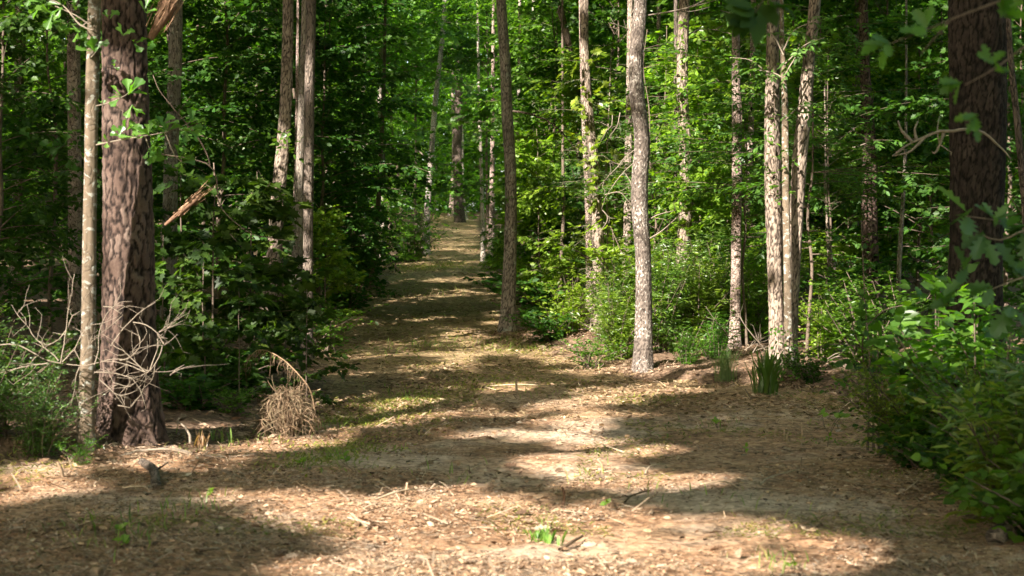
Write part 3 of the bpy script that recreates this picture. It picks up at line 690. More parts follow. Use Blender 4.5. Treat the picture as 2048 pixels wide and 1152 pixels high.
T11 = tree('young_oak_tree', 'slender smooth stem with forked twigs in the middle of the clump of three', 'tree',
     [(1564, 60, 9), (1567, 140, 11), (1570, 210, 13), (1571, 300, 14), (1572, 400, 14), (1574, 500, 15), (1576, 600, 16), (1578, 745, 20)], 19.55, 'smooth', g_c, seed=18, ext=3, crown=False, flare=.2)
tree('oak_tree', 'leaning dark-shadowed trunk on the right of the clump of three sharing one foot', 'tree',
     [(1632, -20, 22), (1617, 130, 23), (1607, 240, 28), (1599, 330, 29), (1593, 440, 27), (1588, 550, 24), (1584, 650, 22), (1585, 700, 22), (1590, 755, 25)], 19.8, 'oakP', g_c, seg=72, seed=19, flare=.25, plates=(.032, .11, .010))
tree('pine_tree', 'reddish pine trunk with broken twigs, right of the clump of three trunks', 'pine tree',
     [(1726, -20, 18), (1729, 100, 19), (1734, 220, 24), (1739, 310, 30), (1738, 400, 32), (1740, 500, 33), (1742, 580, 33), (1738, 700, 36)], 26, 'pineP', seg=64, seed=20, stubs=5, plates=(.05, .09, .010))
tree('oak_tree', 'dull grey trunk in shade just left of the reddish pine trunk with broken twigs', 'tree',
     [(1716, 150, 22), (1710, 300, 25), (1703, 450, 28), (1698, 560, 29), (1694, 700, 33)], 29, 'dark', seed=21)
tree('crooked_tree', 'short crooked pale stem below the dull grey trunk, lit at its foot', 'tree',
     [(1656, 490, 8), (1664, 520, 9), (1671, 575, 11), (1682, 625, 16), (1683, 650, 18), (1682, 690, 20)], 25, 'oak', seed=22, seg=16, ext=1.2, crown=False)
tree('slender_tree', 'thin upright pale stem beside the short crooked pale stem', 'tree',
     [(1652, 380, 4), (1656, 500, 5), (1658, 600, 5.5), (1659, 700, 6)], 24.6, 'oak', seed=23, seg=10, ext=1.5, crown=False)
tree('slender_tree', 'thin curving pale stem between the reddish pine and the huge dark oak', 'tree',
     [(1812, 200, 5.5), (1811, 300, 6.5), (1806, 400, 8), (1800, 500, 9), (1796, 600, 10), (1795, 720, 12)], 24, 'grey', seed=24, seg=12, ext=4, crown=False)
tree('oak_tree', 'huge dark furrowed oak trunk in shade at the right', 'oak tree',
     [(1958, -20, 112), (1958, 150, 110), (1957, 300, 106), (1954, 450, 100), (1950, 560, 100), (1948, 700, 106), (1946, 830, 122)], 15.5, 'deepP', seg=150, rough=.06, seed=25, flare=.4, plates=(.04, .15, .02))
tree('slender_tree', 'reddish leaning stem right of the huge dark oak trunk', 'tree',
     [(2018, 60, 11), (2028, 180, 13), (2040, 300, 14), (2052, 450, 15), (2060, 800, 16)], 14.5, 'deep', seed=26, seg=14, crown=False)
# left hand background trunks
g_b = 'background trunks in the left wood'
tree('pine_tree', 'dark reddish trunk standing in shade just left of the slim pale lichened tree', 'tree',
     [(147, -20, 26), (149, 250, 27), (151, 450, 28), (150, 700, 31)], 21, 'red', g_b, seed=27)
tree('oak_tree', 'grey furrowed trunk in shade just right of the thick pine', 'tree',
     [(352, -20, 26), (350, 120, 27), (344, 250, 28), (340, 400, 29), (336, 700, 33)], 24, 'grey', g_b, seed=28)
tree('oak_tree', 'dim grey trunk at the far left edge with a lit patch', 'tree',
     [(38, -20, 15), (36, 150, 16), (33, 400, 17), (30, 700, 20)], 31, 'oak', g_b, seed=29)
tree('slender_tree', 'thin pale stem just left of the bending grey-brown trunk', 'tree',
     [(553, -20, 6), (552, 120, 6), (553, 300, 7), (556, 640, 9)], 36, 'oak', g_b, seed=30, seg=12, crown=False)
tree('slender_tree', 'thin lit stem right of the three trunks left of the track', 'tree',
     [(731, -20, 6), (728, 100, 7), (727, 220, 8), (728, 520, 11)], 48, 'far', g_b, seed=31, seg=12)
tree('slender_tree', 'forked pale stem high above the left edge of the track', 'tree',
     [(768, -20, 7), (763, 80, 8), (760, 190, 9), (762, 330, 10), (766, 520, 12)], 50, 'far', g_b, seed=32, seg=12)
tree('slender_tree', 'dark leaning stem over the bend of the track, low on its left side', 'tree',
     [(768, 150, 7), (762, 300, 8), (757, 400, 10), (745, 520, 13), (740, 580, 14)], 38, 'darkwood', g_b, seed=33, seg=12, crown=False)
tree('birch_tree', 'speckled pale curving trunk at the left edge of the far track', 'tree',
     [(891, -20, 9), (886, 60, 10), (880, 120, 10), (871, 200, 11), (865, 280, 11), (860, 350, 12), (855, 420, 13), (852, 500, 15)], 58, 'lichen', g_b, seed=34, seg=14)
tree('pine_tree', 'dark pine trunk standing at the very end of the track', 'pine tree',
     [(918, 150, 15), (917, 230, 17), (915, 300, 18), (916, 380, 19), (919, 446, 21)], 88, 'deep', seed=35, seg=16, ext=8, flare=.2)
tree('pine_tree', 'orange-brown stem just left of the dark pine at the end of the track', 'tree',
     [(906, 200, 7), (908, 300, 8), (904, 400, 10), (903, 430, 11)], 95, 'red', seed=36, seg=12, ext=5, crown=False)
tree('slender_tree', 'pale stem just right of the dark pine at the end of the track', 'tree',
     [(924, 280, 7), (925, 380, 8), (929, 436, 10)], 92, 'far', seed=37, seg=12, ext=6, crown=False)
g_m = 'thin stems right of the far track'
tree('slender_tree', 'thin pale stem right of the far track, nearest its bend', 'tree', [(958, 200, 6), (961, 300, 7), (964, 400, 7), (966, 500, 9)], 52, 'far', g_m, seed=38, seg=12)
tree('slender_tree', 'brown sunlit stem halfway between the far track and the shaded ringed trunk', 'tree', [(986, 180, 8), (985, 300, 9), (984, 420, 11), (985, 520, 13)], 50, 'red', g_m, seed=39, seg=12)
tree('slender_tree', 'pale stem touching the right side of the shaded ringed trunk', 'tree', [(1040, -20, 6), (1038, 180, 7), (1035, 330, 8), (1038, 560, 10)], 40, 'far', g_m, seed=40, seg=12)
tree('slender_tree', 'lit pale stem high up right of the shaded ringed trunk', 'tree', [(1068, -20, 7), (1067, 100, 8), (1069, 250, 9), (1072, 560, 11)], 46, 'far', g_m, seed=41, seg=12)
tree('leaning_tree', 'dark trunk leaning right, high up just left of the pale leaning trunk with vines', 'tree',
     [(1116, -20, 14), (1128, 50, 14), (1140, 100, 13), (1150, 150, 12), (1158, 250, 13), (1162, 640, 16)], 33, 'darkwood', g_m, seed=42, seg=16)
tree('slender_tree', 'thin dark stem in the leaves between the ringed trunk and the leaning trunk with vines', 'tree', [(1126, 330, 6), (1127, 430, 7), (1122, 520, 7), (1119, 600, 9)], 31, 'darkwood', g_m, seed=43, seg=12, crown=False)
tree('slender_tree', 'short sunlit trunk seen low between the wavy trunk and the leaf-wrapped trunk', 'tree', [(1316, 380, 12), (1315, 480, 13), (1317, 640, 15)], 31, 'oak', g_m, seed=44, seg=14)
tree('slender_tree', 'shaded grey trunk far behind, between slim reddish-grey trunk and the clump of three', 'tree', [(1518, 60, 12), (1515, 300, 14), (1512, 640, 17)], 36, 'dark', g_m, seed=45, seg=14)
tree('slender_tree', 'faint pale trunk far behind, left of the huge dark oak', 'tree', [(1860, -20, 11), (1862, 200, 12), (1858, 420, 13), (1856, 640, 15)], 38, 'far', g_m, seed=46, seg=14)

# ------------------------------------------------------------------ understory
def sapling(seed, h, cr, z0, nb, tm, size, K=7, pal=G_MID, gap=.2, droop=.25, elev=(10, 60), r0=.03, sprayL=.38, mat='leaf', wood='darkwood', shape='oval', flat=.45, twin=2):
    rng = np.random.default_rng(seed); w = MB(); l = MB()
    tp = np.cumsum(rng.normal(0, .05*h/8, (9, 2)), 0); zz = np.linspace(0, h*.94, 9)
    TP = smooth_line(np.column_stack([tp, zz]), .15)
    tube(w, TP, np.linspace(r0, .006, len(TP)), 10)
    OO, DD, LL = [], [], []
    clus = rng.random(12)
    for i in range(nb):
        f = rng.random()**.9; z = h*(z0+(.96-z0)*f)
        k = int(np.clip(z/h*(len(TP)-1), 0, len(TP)-1)); s = TP[k]
        prof = {'oval': sin(pi*min(1, .22+.72*f))**.6+.12, 'cone': 1.05-f*.85, 'top': .35+.75*f if f < .8 else .8}[shape]
        an = rng.uniform(0, 2*pi); L = cr*prof*rng.uniform(.45, 1.15)*(.75+.5*clus[int(an/6.2832*12) % 12]); el = radians(rng.uniform(*elev))*(.5+.7*f)
        d = np.array([cos(an)*cos(el), sin(an)*cos(el), sin(el)])
        t = np.linspace(0, 1, max(4, int(L/.18)))[:, None]
        sidev = np.array([-sin(an), cos(an), 0])*rng.normal(0, .22)*L
        B = s+d*L*t+sidev*t**2; B[:, 2] -= (droop*L*t**2)[:, 0]
        tube(w, B, np.linspace(max(.004, r0*.3*(1.1-f)), .0025, len(B)), 5, cap=False)
        m = max(2, int(L*.85/gap)); tt = .2+.8*(np.arange(m)+rng.random(m)*.6)/m
        for q, tv in enumerate(tt):
            o = s+d*L*tv+sidev*tv**2; o = o-np.array([0, 0, droop*L*tv**2])
            for rep_ in range(twin):
                sa = (1 if (q+rep_) % 2 else -1)*rng.uniform(.3, 1.3) if tv < .93 else rng.normal(0, .4)
                dd = np.array([cos(an+sa), sin(an+sa), rng.normal(.12, .38)-droop*tv])
                OO.append(o); DD.append(dd); LL.append(sprayL*rng.uniform(.6, 1.3)*(1.15-.35*tv))
    OO, DD, LL = np.array(OO), np.array(DD), np.array(LL)
    sprays(l, tm, OO, DD, LL, K, size, pal, rng, flat)
    return w.mesh('trunk', M[wood], True), l.mesh('crown', M[mat])

def shrub(seed, h, r, ns, tm, size, K=7, pal=G_MID, gap=.13, sprayL=.28, mat='leaf', wood='darkwood', flat=.5, low=.15):
    rng = np.random.default_rng(seed); w = MB(); l = MB(); OO, DD, LL = [], [], []
    for i in range(ns):
        an = rng.uniform(0, 2*pi); lean = rng.uniform(.05, 1.0)*r; hh = h*rng.uniform(.55, 1.0)*(1-.25*lean/r)
        b = np.array([rng.normal(0, .1*r), rng.normal(0, .1*r), 0])
        P = smooth_line([b, b+np.array([cos(an)*lean*.35, sin(an)*lean*.35, hh*.5]), b+np.array([cos(an)*lean+rng.normal(0, .1), sin(an)*lean+rng.normal(0, .1), hh])], .1)
        tube(w, P, np.linspace(.010, .003, len(P)), 5, cap=False)
        m = max(3, int(hh/gap))
        for tv in np.linspace(low, 1, m):
            k = int(tv*(len(P)-1)); a2 = rng.uniform(0, 2*pi)
            for rep in range(2):
                a2 += pi+rng.normal(0, .6)
                d = np.array([cos(a2), sin(a2), rng.uniform(-.1, .9)])
                OO.append(P[k]); DD.append(d); LL.append(sprayL*rng.uniform(.6, 1.4))
    sprays(l, tm, np.array(OO), np.array(DD), np.array(LL), K, size, pal, rng, flat, .1)
    return w.mesh('stems', M[wood], True), l.mesh('foliage', M[mat])

V = {}
# tall understory trees
V['tallA'] = sapling(101, 9, 2.1, .06, 84, 'wide', .122, 8, G_MID, .22, .3, r0=.05, sprayL=.46)
V['tallB'] = sapling(102, 8, 2.3, .08, 78, 'maple', .125, 7, G_MID, .24, .25, r0=.05, sprayL=.5)
V['tallC'] = sapling(103, 10, 1.8, .05, 80, 'oval', .118, 9, G_FAR, .2, .35, r0=.045, sprayL=.42)
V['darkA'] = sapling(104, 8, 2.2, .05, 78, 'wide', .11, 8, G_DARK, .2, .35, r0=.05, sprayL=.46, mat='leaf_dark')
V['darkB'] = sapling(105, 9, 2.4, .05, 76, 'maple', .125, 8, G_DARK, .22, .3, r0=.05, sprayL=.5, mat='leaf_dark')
V['briA'] = sapling(106, 5, 1.3, .1, 60, 'wide', .102, 8, G_BRIGHT, .16, .25, r0=.03, sprayL=.34)
V['briB'] = sapling(107, 4.2, 1.2, .12, 54, 'maple', .12, 7, G_BRIGHT, .18, .2, r0=.026, sprayL=.36)
V['flat'] = sapling(108, 6, 1.9, .3, 50, 'oval', .10, 10, G_BLUE, .14, .12, (0, 18), r0=.03, sprayL=.44, mat='leaf', wood='darkwood', flat=.25, twin=1)
V['mapA'] = sapling(109, 2.5, .95, .12, 17, 'maple', .125, 6, [(.030, .064, .010), (.040, .078, .010), (.024, .054, .010)], .17, .3, r0=.014, sprayL=.3, mat='leaf_dark')  # leaf tones darkened to carry the shade left of the track
V['mapB'] = sapling(110, 2.1, .85, .15, 15, 'maple', .135, 6, [(.040, .076, .010), (.06, .10, .012), (.03, .06, .010)], .17, .25, r0=.012, sprayL=.3, mat='leaf_dark')  # also darkened for the shade, a little less
V['open'] = sapling(111, 7, 1.8, .15, 54, 'oval', .10, 8, G_MID, .24, .25, r0=.035, sprayL=.42)
V['highA'] = sapling(113, 11, 2.6, .42, 56, 'wide', .13, 8, G_MID, .24, .3, r0=.06, sprayL=.5)
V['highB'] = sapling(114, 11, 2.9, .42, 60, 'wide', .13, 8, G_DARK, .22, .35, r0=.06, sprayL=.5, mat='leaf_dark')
V['cedar'] = sapling(112, 6, 1.2, .1, 70, 'lance', .05, 10, [(.06, .10, .03), (.045, .09, .025), (.10, .11, .04)], .11, .3, (0, 35), r0=.04, sprayL=.3, wood='twig', mat='leaf', flat=1.0)
# shrubs
V['myrtle'] = shrub(120, 1.5, .75, 26, 'lance', .085, 9, G_BRIGHT, .1, .24, mat='shiny')
V['myrtleB'] = shrub(121, 1.9, .8, 26, 'lance', .09, 9, [(.09, .175, .02), (.13, .21, .022), (.065, .14, .02)], .11, .26, mat='shiny')
V['round'] = shrub(122, 1.1, .7, 22, 'oval', .055, 9, G_MID, .09, .2)
V['bright'] = shrub(123, 1.2, .7, 18, 'oval', .07, 8, G_YEL, .11, .26)
V['low'] = shrub(124, .6, .6, 16, 'oval', .06, 7, G_MID, .09, .2)
V['lowdark'] = shrub(125, .7, .6, 16, 'wide', .075, 7, G_DARK, .1, .22, mat='leaf_dark')
V['small'] = shrub(126, 1.35, .9, 38, 'oval', .044, 11, [(.07, .13, .03), (.05, .10, .025), (.09, .14, .045)], .075, .2, mat='leaf')
V['broad'] = shrub(128, 1.3, .8, 22, 'wide', .085, 7, G_MID, .11, .28)
V['smallB'] = shrub(127, 1.3, .8, 28, 'oval', .047, 9, [(.13, .19, .02), (.10, .16, .018), (.17, .21, .026)], .085, .24, mat='leaf')

used = set()
def plant(var, name, label, cat, px, Y, h, group=None, wide=1.0, rot=None, base=None, dz=0.0, seed=0):
    """stand a copy of a plant variety where the photo shows it; h = its height in metres"""
    a, b = V[var]; hv = VH[var]; X = (px-1024)/F*Y
    z = gz(X, Y)-.03+dz
    o = thing(name, label, cat, (X, Y, z), group)
    link(a.name.split('.')[0], a, o); link(b.name.split('.')[0], b, o)
    s = h/hv; o.scale = (s*wide, s*wide, s)
    rr = random.Random(int(px*7+Y*13)); o.rotation_euler = (0, 0, rr.uniform(0, 6.28) if rot is None else rot)
    return o
VH = {'tallA': 9, 'tallB': 8, 'tallC': 10, 'darkA': 8, 'darkB': 9, 'briA': 5, 'briB': 4.2, 'flat': 6, 'mapA': 2.5, 'mapB': 2.1, 'open': 7, 'cedar': 6, 'highA': 11, 'highB': 11,
      'myrtle': 1.5, 'myrtleB': 1.9, 'round': 1.1, 'bright': 1.2, 'low': .6, 'lowdark': .7, 'small': 1.35, 'smallB': 1.3, 'broad': 1.3}

gL, gR, gT, gM = 'dark saplings of the left wood', 'leafy saplings of the right wood', 'tall leafy trees behind the track', 'maple saplings left of the track'
PL = [
 # left, dark understory
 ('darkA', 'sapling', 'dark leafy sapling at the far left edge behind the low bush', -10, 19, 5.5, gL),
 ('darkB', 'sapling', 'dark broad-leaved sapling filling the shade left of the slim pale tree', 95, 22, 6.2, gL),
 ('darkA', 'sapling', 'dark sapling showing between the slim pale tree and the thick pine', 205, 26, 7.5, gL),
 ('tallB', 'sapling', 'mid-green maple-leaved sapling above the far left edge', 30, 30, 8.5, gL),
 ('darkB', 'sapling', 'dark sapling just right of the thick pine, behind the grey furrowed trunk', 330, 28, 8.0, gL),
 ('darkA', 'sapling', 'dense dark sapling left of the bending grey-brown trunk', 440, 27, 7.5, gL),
 ('tallA', 'sapling', 'taller green sapling behind the bending grey-brown trunk', 510, 34, 9.5, gL),
 ('darkB', 'sapling', 'dark sapling directly behind the three trunks left of the track', 590, 31, 8.0, gL),
 ('tallC', 'sapling', 'narrow tall sapling high above the thick pine on its left', 130, 36, 11.0, gL),
 ('tallB', 'sapling', 'maple-leaved sapling high between the thick pine and the bending trunk', 400, 38, 10.5, gL),
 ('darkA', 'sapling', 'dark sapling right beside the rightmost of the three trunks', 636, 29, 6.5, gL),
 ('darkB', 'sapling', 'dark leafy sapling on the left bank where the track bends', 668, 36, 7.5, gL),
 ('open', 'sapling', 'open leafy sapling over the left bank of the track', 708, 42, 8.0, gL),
 ('highA', 'sapling', 'tall green tree leaning over the left side of the far track', 772, 50, 10.5, gL),
 ('briA', 'sapling', 'yellow-green bushy sapling at the left edge of the far track', 790, 47, 2.9, gL),
 ('darkA', 'sapling', 'short dark sapling at the left edge of the track below the leaning stem', 700, 33, 3.4, gL),
 ('briB', 'sapling', 'light maple sapling at the left track edge beside the dark trunk', 655, 25, 2.2, gL),
 ('mapA', 'maple', 'dark maple sapling just right of the thick pine', 365, 18, 2.6, gM),
 ('mapB', 'maple', 'dark low maple sapling below the grey furrowed trunk', 330, 16.5, 1.7, gM),
 ('mapA', 'maple', 'tallest dark maple sapling halfway between the thick pine and the bending trunk', 430, 17, 2.5, gM),
 ('mapB', 'maple', 'dark maple sapling in front of the foot of the bending trunk', 500, 17.5, 2.2, gM),
 ('mapB', 'maple', 'yellowish maple sapling hiding the feet of the three trunks', 570, 17.8, 2.25, gM),
 ('mapA', 'maple', 'low maple sapling overhanging the left edge of the track', 615, 16.5, 1.25, gM),
 ('mapA', 'maple', 'low dark maple behind the dry grass clump', 480, 15.6, 1.2, gM),
 ('mapB', 'maple', 'dark low maple sapling left of the dry grass clump', 410, 15.8, 1.35, gM),
 # far and central
 ('highA', 'tree', 'slim leafy tree left above the end of the track', 805, 66, 13, gT),
 ('highB', 'tree', 'dark leafy tree overhanging the end of the track from the left', 838, 72, 14, gT),
 ('highB', 'tree', 'dark evergreen-looking tree hanging over the track right of its end', 978, 60, 11.5, gT),
 ('tallA', 'tree', 'sunny leafy tree high above the end of the track', 925, 105, 17, gT),
 ('highA', 'tree', 'bright slim tree high up left of the shaded ringed trunk', 1008, 80, 15, gT),
 ('open', 'tree', 'open leafy tree on the right bank of the far track', 1105, 56, 8.5, gT),
 ('tallB', 'tree', 'maple-leaved tree filling the gap right of the shaded ringed trunk', 1150, 44, 9.0, gT),
 ('briA', 'sapling', 'low leafy sapling on the right bank at the bend of the track', 1000, 46, 1.3, gT),
 ('briB', 'sapling', 'low maple sapling left of the foot of the shaded ringed trunk', 996, 40, 1.2, gT),
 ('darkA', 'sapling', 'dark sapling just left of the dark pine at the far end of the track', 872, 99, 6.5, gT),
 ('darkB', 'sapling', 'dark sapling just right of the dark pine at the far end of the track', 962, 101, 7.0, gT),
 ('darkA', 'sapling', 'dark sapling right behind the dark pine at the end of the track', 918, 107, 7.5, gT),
 # right understory
 ('tallA', 'sapling', 'dark sapling between the ringed trunk and the leaning trunk with vines', 1105, 34, 7.0, gR),
 ('tallB', 'sapling', 'green maple-leaved sapling high left of the leaning trunk with vines', 1195, 40, 9.0, gR),
 ('briA', 'sapling', 'small leafy sapling low between the ringed trunk and the leaning trunk', 1085, 31, 3.0, gR),
 ('cedar', 'cedar', 'feathery cedar with bare lower twigs left of the wavy trunk', 1215, 26, 4.6, gR),
 ('darkB', 'sapling', 'dark sapling filling the shade behind the wavy trunk', 1240, 33, 8.0, gR),
 ('flat', 'sapling', 'sapling with flat layered leaves just right of the wavy trunk', 1320, 25.5, 4.9, gR),
 ('briA', 'sapling', 'brightest yellow-green sapling right of the leaf-wrapped trunk', 1412, 25.5, 4.6, gR),
 ('briB', 'sapling', 'bright maple sapling low right of the leaf-wrapped trunk', 1425, 24.6, 2.9, gR),
 ('tallA', 'sapling', 'tall green sapling behind the leaf-wrapped trunk', 1380, 32, 8.5, gR),
 ('tallB', 'sapling', 'dark sapling behind the straight slim reddish-grey trunk', 1480, 34, 8.0, gR),
 ('flat', 'sapling', 'layered blue-green sapling left of the clump of three trunks', 1505, 22.5, 4.6, gR),
 ('flat', 'sapling', 'layered leafy sapling hanging over the clump of three trunks', 1600, 21.5, 5.0, gR),
 ('open', 'sapling', 'open leafy sapling just right of the clump of three trunks', 1655, 24.5, 4.6, gR),
 ('darkB', 'sapling', 'dark broad-leaved sapling behind the clump of three trunks', 1590, 31, 8.0, gR),
 ('darkA', 'sapling', 'dark dense sapling left of the reddish pine with broken twigs', 1685, 31, 7.8, gR),
 ('tallB', 'sapling', 'maple-leaved sapling between the reddish pine and the huge dark oak', 1790, 29, 7.6, gR),
 ('darkB', 'sapling', 'dark sapling just left of the huge dark oak', 1860, 26, 6.6, gR),
 ('briB', 'sapling', 'lighter maple sapling high beside the thin curving pale stem', 1835, 27, 5.2, gR),
 ('darkA', 'sapling', 'dark leafy sapling right behind the huge dark oak', 2010, 21, 6.0, gR),
 ('darkB', 'sapling', 'dark sapling at the far right edge behind the reddish leaning stem', 2070, 18, 5.2, gR),
 ('tallC', 'sapling', 'slim tall sapling behind the thin curving pale stem', 1755, 36, 10.0, gR),
 ('briA', 'sapling', 'bright sapling filling the gap between the wavy trunk and the leaf-wrapped trunk', 1325, 28.5, 5.2, gR),
 ('tallA', 'sapling', 'green sapling between the leaning trunk with vines and the wavy trunk, set far back', 1230, 38, 9.5, gR),
 ('briA', 'sapling', 'yellow-green sapling right behind the leaning trunk with vines', 1185, 29, 5.0, gR),
 ('briB', 'sapling', 'light maple sapling right of the slim reddish-grey trunk', 1500, 27, 5.4, gR),
 ('tallC', 'sapling', 'tall light sapling between the leaf-wrapped trunk and the slim reddish-grey trunk', 1440, 30, 8.0, gR),
 ('tallA', 'sapling', 'tall green sapling behind the right-leaning trunk of the clump', 1640, 34, 9.0, gR),
 ('tallB', 'sapling', 'maple-leaved sapling behind the slim reddish-grey trunk, set far back', 1460, 40, 10.5, gR),
 ('briA', 'sapling', 'bright sapling low behind the crooked pale stem', 1700, 27.5, 3.4, gR),
 ('tallC', 'sapling', 'sunny slim sapling just right of the shaded ringed trunk', 1095, 36, 8.5, gR),
 ('briB', 'sapling', 'bright maple sapling low between the ringed trunk and the thin dark stem', 1070, 33, 3.6, gR),
 ('tallA', 'sapling', 'sunny green sapling far back right of the huge dark oak', 1990, 34, 9.5, gR),
 ('tallC', 'sapling', 'mid-green sapling far back between the pine with broken twigs and the huge dark oak', 1830, 40, 11.0, gR),
 ('tallA', 'sapling', 'mid-green sapling far back between the thick pine and the grey furrowed trunk', 290, 40, 10.5, gL),
 ('tallC', 'sapling', 'green slim sapling far back right of the three trunks', 650, 42, 11.0, gL),
 ('tallB', 'sapling', 'maple-leaved sapling far back left of the speckled pale trunk', 705, 50, 12.0, gL),
]
for v, nm, lab, px, Y, h, grp in PL:
    plant(v, nm + ('_tree' if nm in ('maple', 'cedar') else ''), lab, 'sapling' if nm in ('maple', 'sapling') else 'tree', px, Y, h, grp)
gS, gSL = 'shrubs at the feet of the right-hand trunks', 'shrubs along the left side of the track'
PS = [
 ('myrtle', 'glossy narrow-leaved shrub left of the foot of the wavy trunk', 1235, 22.2, 1.15, gS, 1),
 ('myrtleB', 'glossy dark shrub against the foot of the leaning trunk with vines', 1222, 23.3, 1.45, gS, .8),
 ('myrtleB', 'tall glossy narrow-leaved shrub right of the wavy trunk', 1330, 22.6, 1.75, gS, 1),
 ('myrtle', 'sunlit glossy shrub in front of the leaf-wrapped trunk foot', 1385, 22.9, 1.5, gS, 1.1),
 ('myrtleB', 'glossy shrub between the leaf-wrapped trunk and the slim reddish-grey trunk', 1425, 23.6, 1.9, gS, 1.1),
 ('myrtle', 'low bright shrub right behind the slim reddish-grey trunk', 1505, 24.0, 1.5, gS, 1),
 ('round', 'low leafy shrub at the edge of the sunny bank, right of the wavy trunk', 1370, 21.3, .55, gS, 1),
 ('round', 'low round-leaved shrub left of the slim reddish-grey trunk', 1425, 21.8, .7, gS, 1),
 ('bright', 'yellow-green shrub behind the wavy trunk at knee height', 1255, 25.0, 1.9, gS, 1),
 ('bright', 'yellow-green arching shrub left of the leaning trunk with vines', 1140, 25.5, 1.05, gS, 1.1),
 ('low', 'low fern-like plant right of the foot of the ringed trunk', 1075, 27.2, .5, gS, 1.3),
 ('lowdark', 'low dark plant between the ringed trunk and the yellow-green arching shrub', 1100, 25.5, .55, gS, 1.2),
 ('lowdark', 'low dark bush under the small sapling beside the ringed trunk', 1080, 30.5, .9, gS, 1.3),
 ('low', 'small leafy plant at the left end of the sunny bank', 1180, 21.6, .5, gS, .9),
 ('bright', 'light green shrub right of the clump of three trunks', 1645, 21.5, .95, gS, 1.1),
 ('round', 'leafy shrub behind the dead branches right of the clump of three trunks', 1690, 23.0, 1.2, gS, 1.2),
 ('lowdark', 'low dark leaves hiding the right foot of the clump of three trunks', 1625, 19.0, .42, gS, .9),
 ('round', 'dark leafy shrub under the reddish pine with broken twigs', 1750, 20, 1.3, gS, 1.2),
 ('lowdark', 'low dark bush at the left edge where the track bends', 690, 31, .8, gSL, 1.3),
 ('low', 'low leafy bush at the left track edge beside the dark trunk', 645, 23.5, .75, gSL, 1.1),
 ('lowdark', 'dark bush at the left edge of the far track', 735, 40, 1.2, gSL, 1.0),
 ('round', 'leafy bush at the left edge of the far track below the speckled trunk', 820, 52, 1.7, gSL, 1.2),
 ('round', 'leafy bush at the right edge of the far track', 990, 48, 1.0, gSL, 1.2),
 ('lowdark', 'dark bush low on the right bank where the track bends', 1040, 41, 1.0, gSL, 1.0),
 ('lowdark', 'low dark plants behind the dead twigs right of the thick pine', 380, 15.2, .45, gSL, 1.4),
 ('low', 'low green plants behind the dry grass clump', 470, 15.0, .3, gSL, 1.3),
 ('lowdark', 'low plants in deep shade left of the dry grass clump', 430, 17.2, .6, gSL, 1.5),
 ('small', 'small-leaved bush at the bottom left edge', -25, 12.6, 1.05, gSL, 1.0),
 ('small', 'small-leaved bush hiding the foot of the slim pale tree', 78, 12.3, .72, gSL, .85),
 ('low', 'ankle-high leaves at the foot of the slim pale tree', 165, 12.0, .26, gSL, .6),
 ('broad', 'spreading broad-leaved bush in front of the huge dark oak', 1945, 11.8, 1.4, gS, 1.1),
 ('smallB', 'dappled small-leaved bush left of the huge dark oak', 1850, 12.2, 1.1, gS, .9),
 ('smallB', 'small yellow-green bush at the left end of the right-hand undergrowth', 1790, 12.6, .95, gS, .9),
 ('smallB', 'sunny small-leaved bush right below the oak twig', 2010, 11.2, 1.1, gS, 1.0),
 ('small', 'dark small-leaved bush at the bottom right edge', 2080, 10.2, 1.15, gS, 1.1),
 ('lowdark', 'low dark leafy plants under the dappled small-leaved bush', 1850, 11.8, .45, gS, 1.1),
 ('lowdark', 'low dark plants at the right edge of the clearing', 1955, 10.7, .45, gS, 1.1),
]
for v, lab, px, Y, h, grp, wd in PS: plant(v, 'shrub', lab, 'shrub', px, Y, h, grp, wd)

# ------------------------------------------------------------------ hand placed leafy branches near the camera
def line_px(pts, Y): return np.array([at(p[0], p[1], p[2] if len(p) > 2 else Y) for p in pts])
def whorl(mb, c, axis, n, size, tm, pal, rng, spread=1.0):
    axis = norm(np.array(axis, float)); ref = np.array([0, -1, .4]); s = norm(np.cross(axis, ref)); t = np.cross(s, axis)
    an = np.arange(n)*2*pi/n+rng.normal(0, .35, n); e = rng.uniform(.5, 1.25, n)*spread
    d = axis*np.cos(e)[:, None]+(s*np.cos(an)[:, None]+t*np.sin(an)[:, None])*np.sin(e)[:, None]
    nn = np.array([.1, -.55, .8])+rng.normal(0, .35, (n, 3))
    leaves(mb, tm, np.repeat(c[None], n, 0)+rng.normal(0, .008, (n, 3)), d, nn, size*rng.uniform(.65, 1.15, n), tints(rng, n, pal, .12))

def oak_branch(root, base, twigs, whorls, Y, tm, size, pal, seed, mat='leaf', wood='twig', r=.006):
    rng = np.random.default_rng(seed); w = MB(); l = MB()
    for tw in twigs:
        P = smooth_line(line_px(tw, Y), .04); tube(w, P, np.linspace(r, r*.35, len(P)), 6)
    for q in whorls:
        c = at(q[0], q[1], Y)+np.array([0, rng.normal(0, .04), 0])
        whorl(l, c, (q[2], rng.uniform(-.5, .1), q[3]), q[4], size*q[5], tm, pal, rng)
    w.obj('branch', M[wood], root, True, base); l.obj('foliage', M[mat], root, False, base)
b0 = np.array(T1.location)
G_OAK = [(.10, .22, .035), (.13, .25, .04), (.075, .18, .03)]
oak_branch(T1, b0, [[(186, 60), (160, 50), (125, 10), (85, -5), (60, -15)], [(180, 40), (165, 52), (140, 28)], [(180, 50), (150, 30), (110, 12)]],
           [(125, 12, -.7, .1, 6, 1), (110, 28, -.6, -.5, 5, 1), (150, 20, .3, .6, 5, .8), (85, 8, -.8, -.2, 5, 1), (120, 40, -.3, -.9, 5, .9), (140, 45, .1, -.8, 4, .8), (160, 58, -.4, -.7, 4, .9), (60, -5, -.9, 0, 4, 1)], 12.3, 'spoon', .12, G_OAK, 31, r=.007)
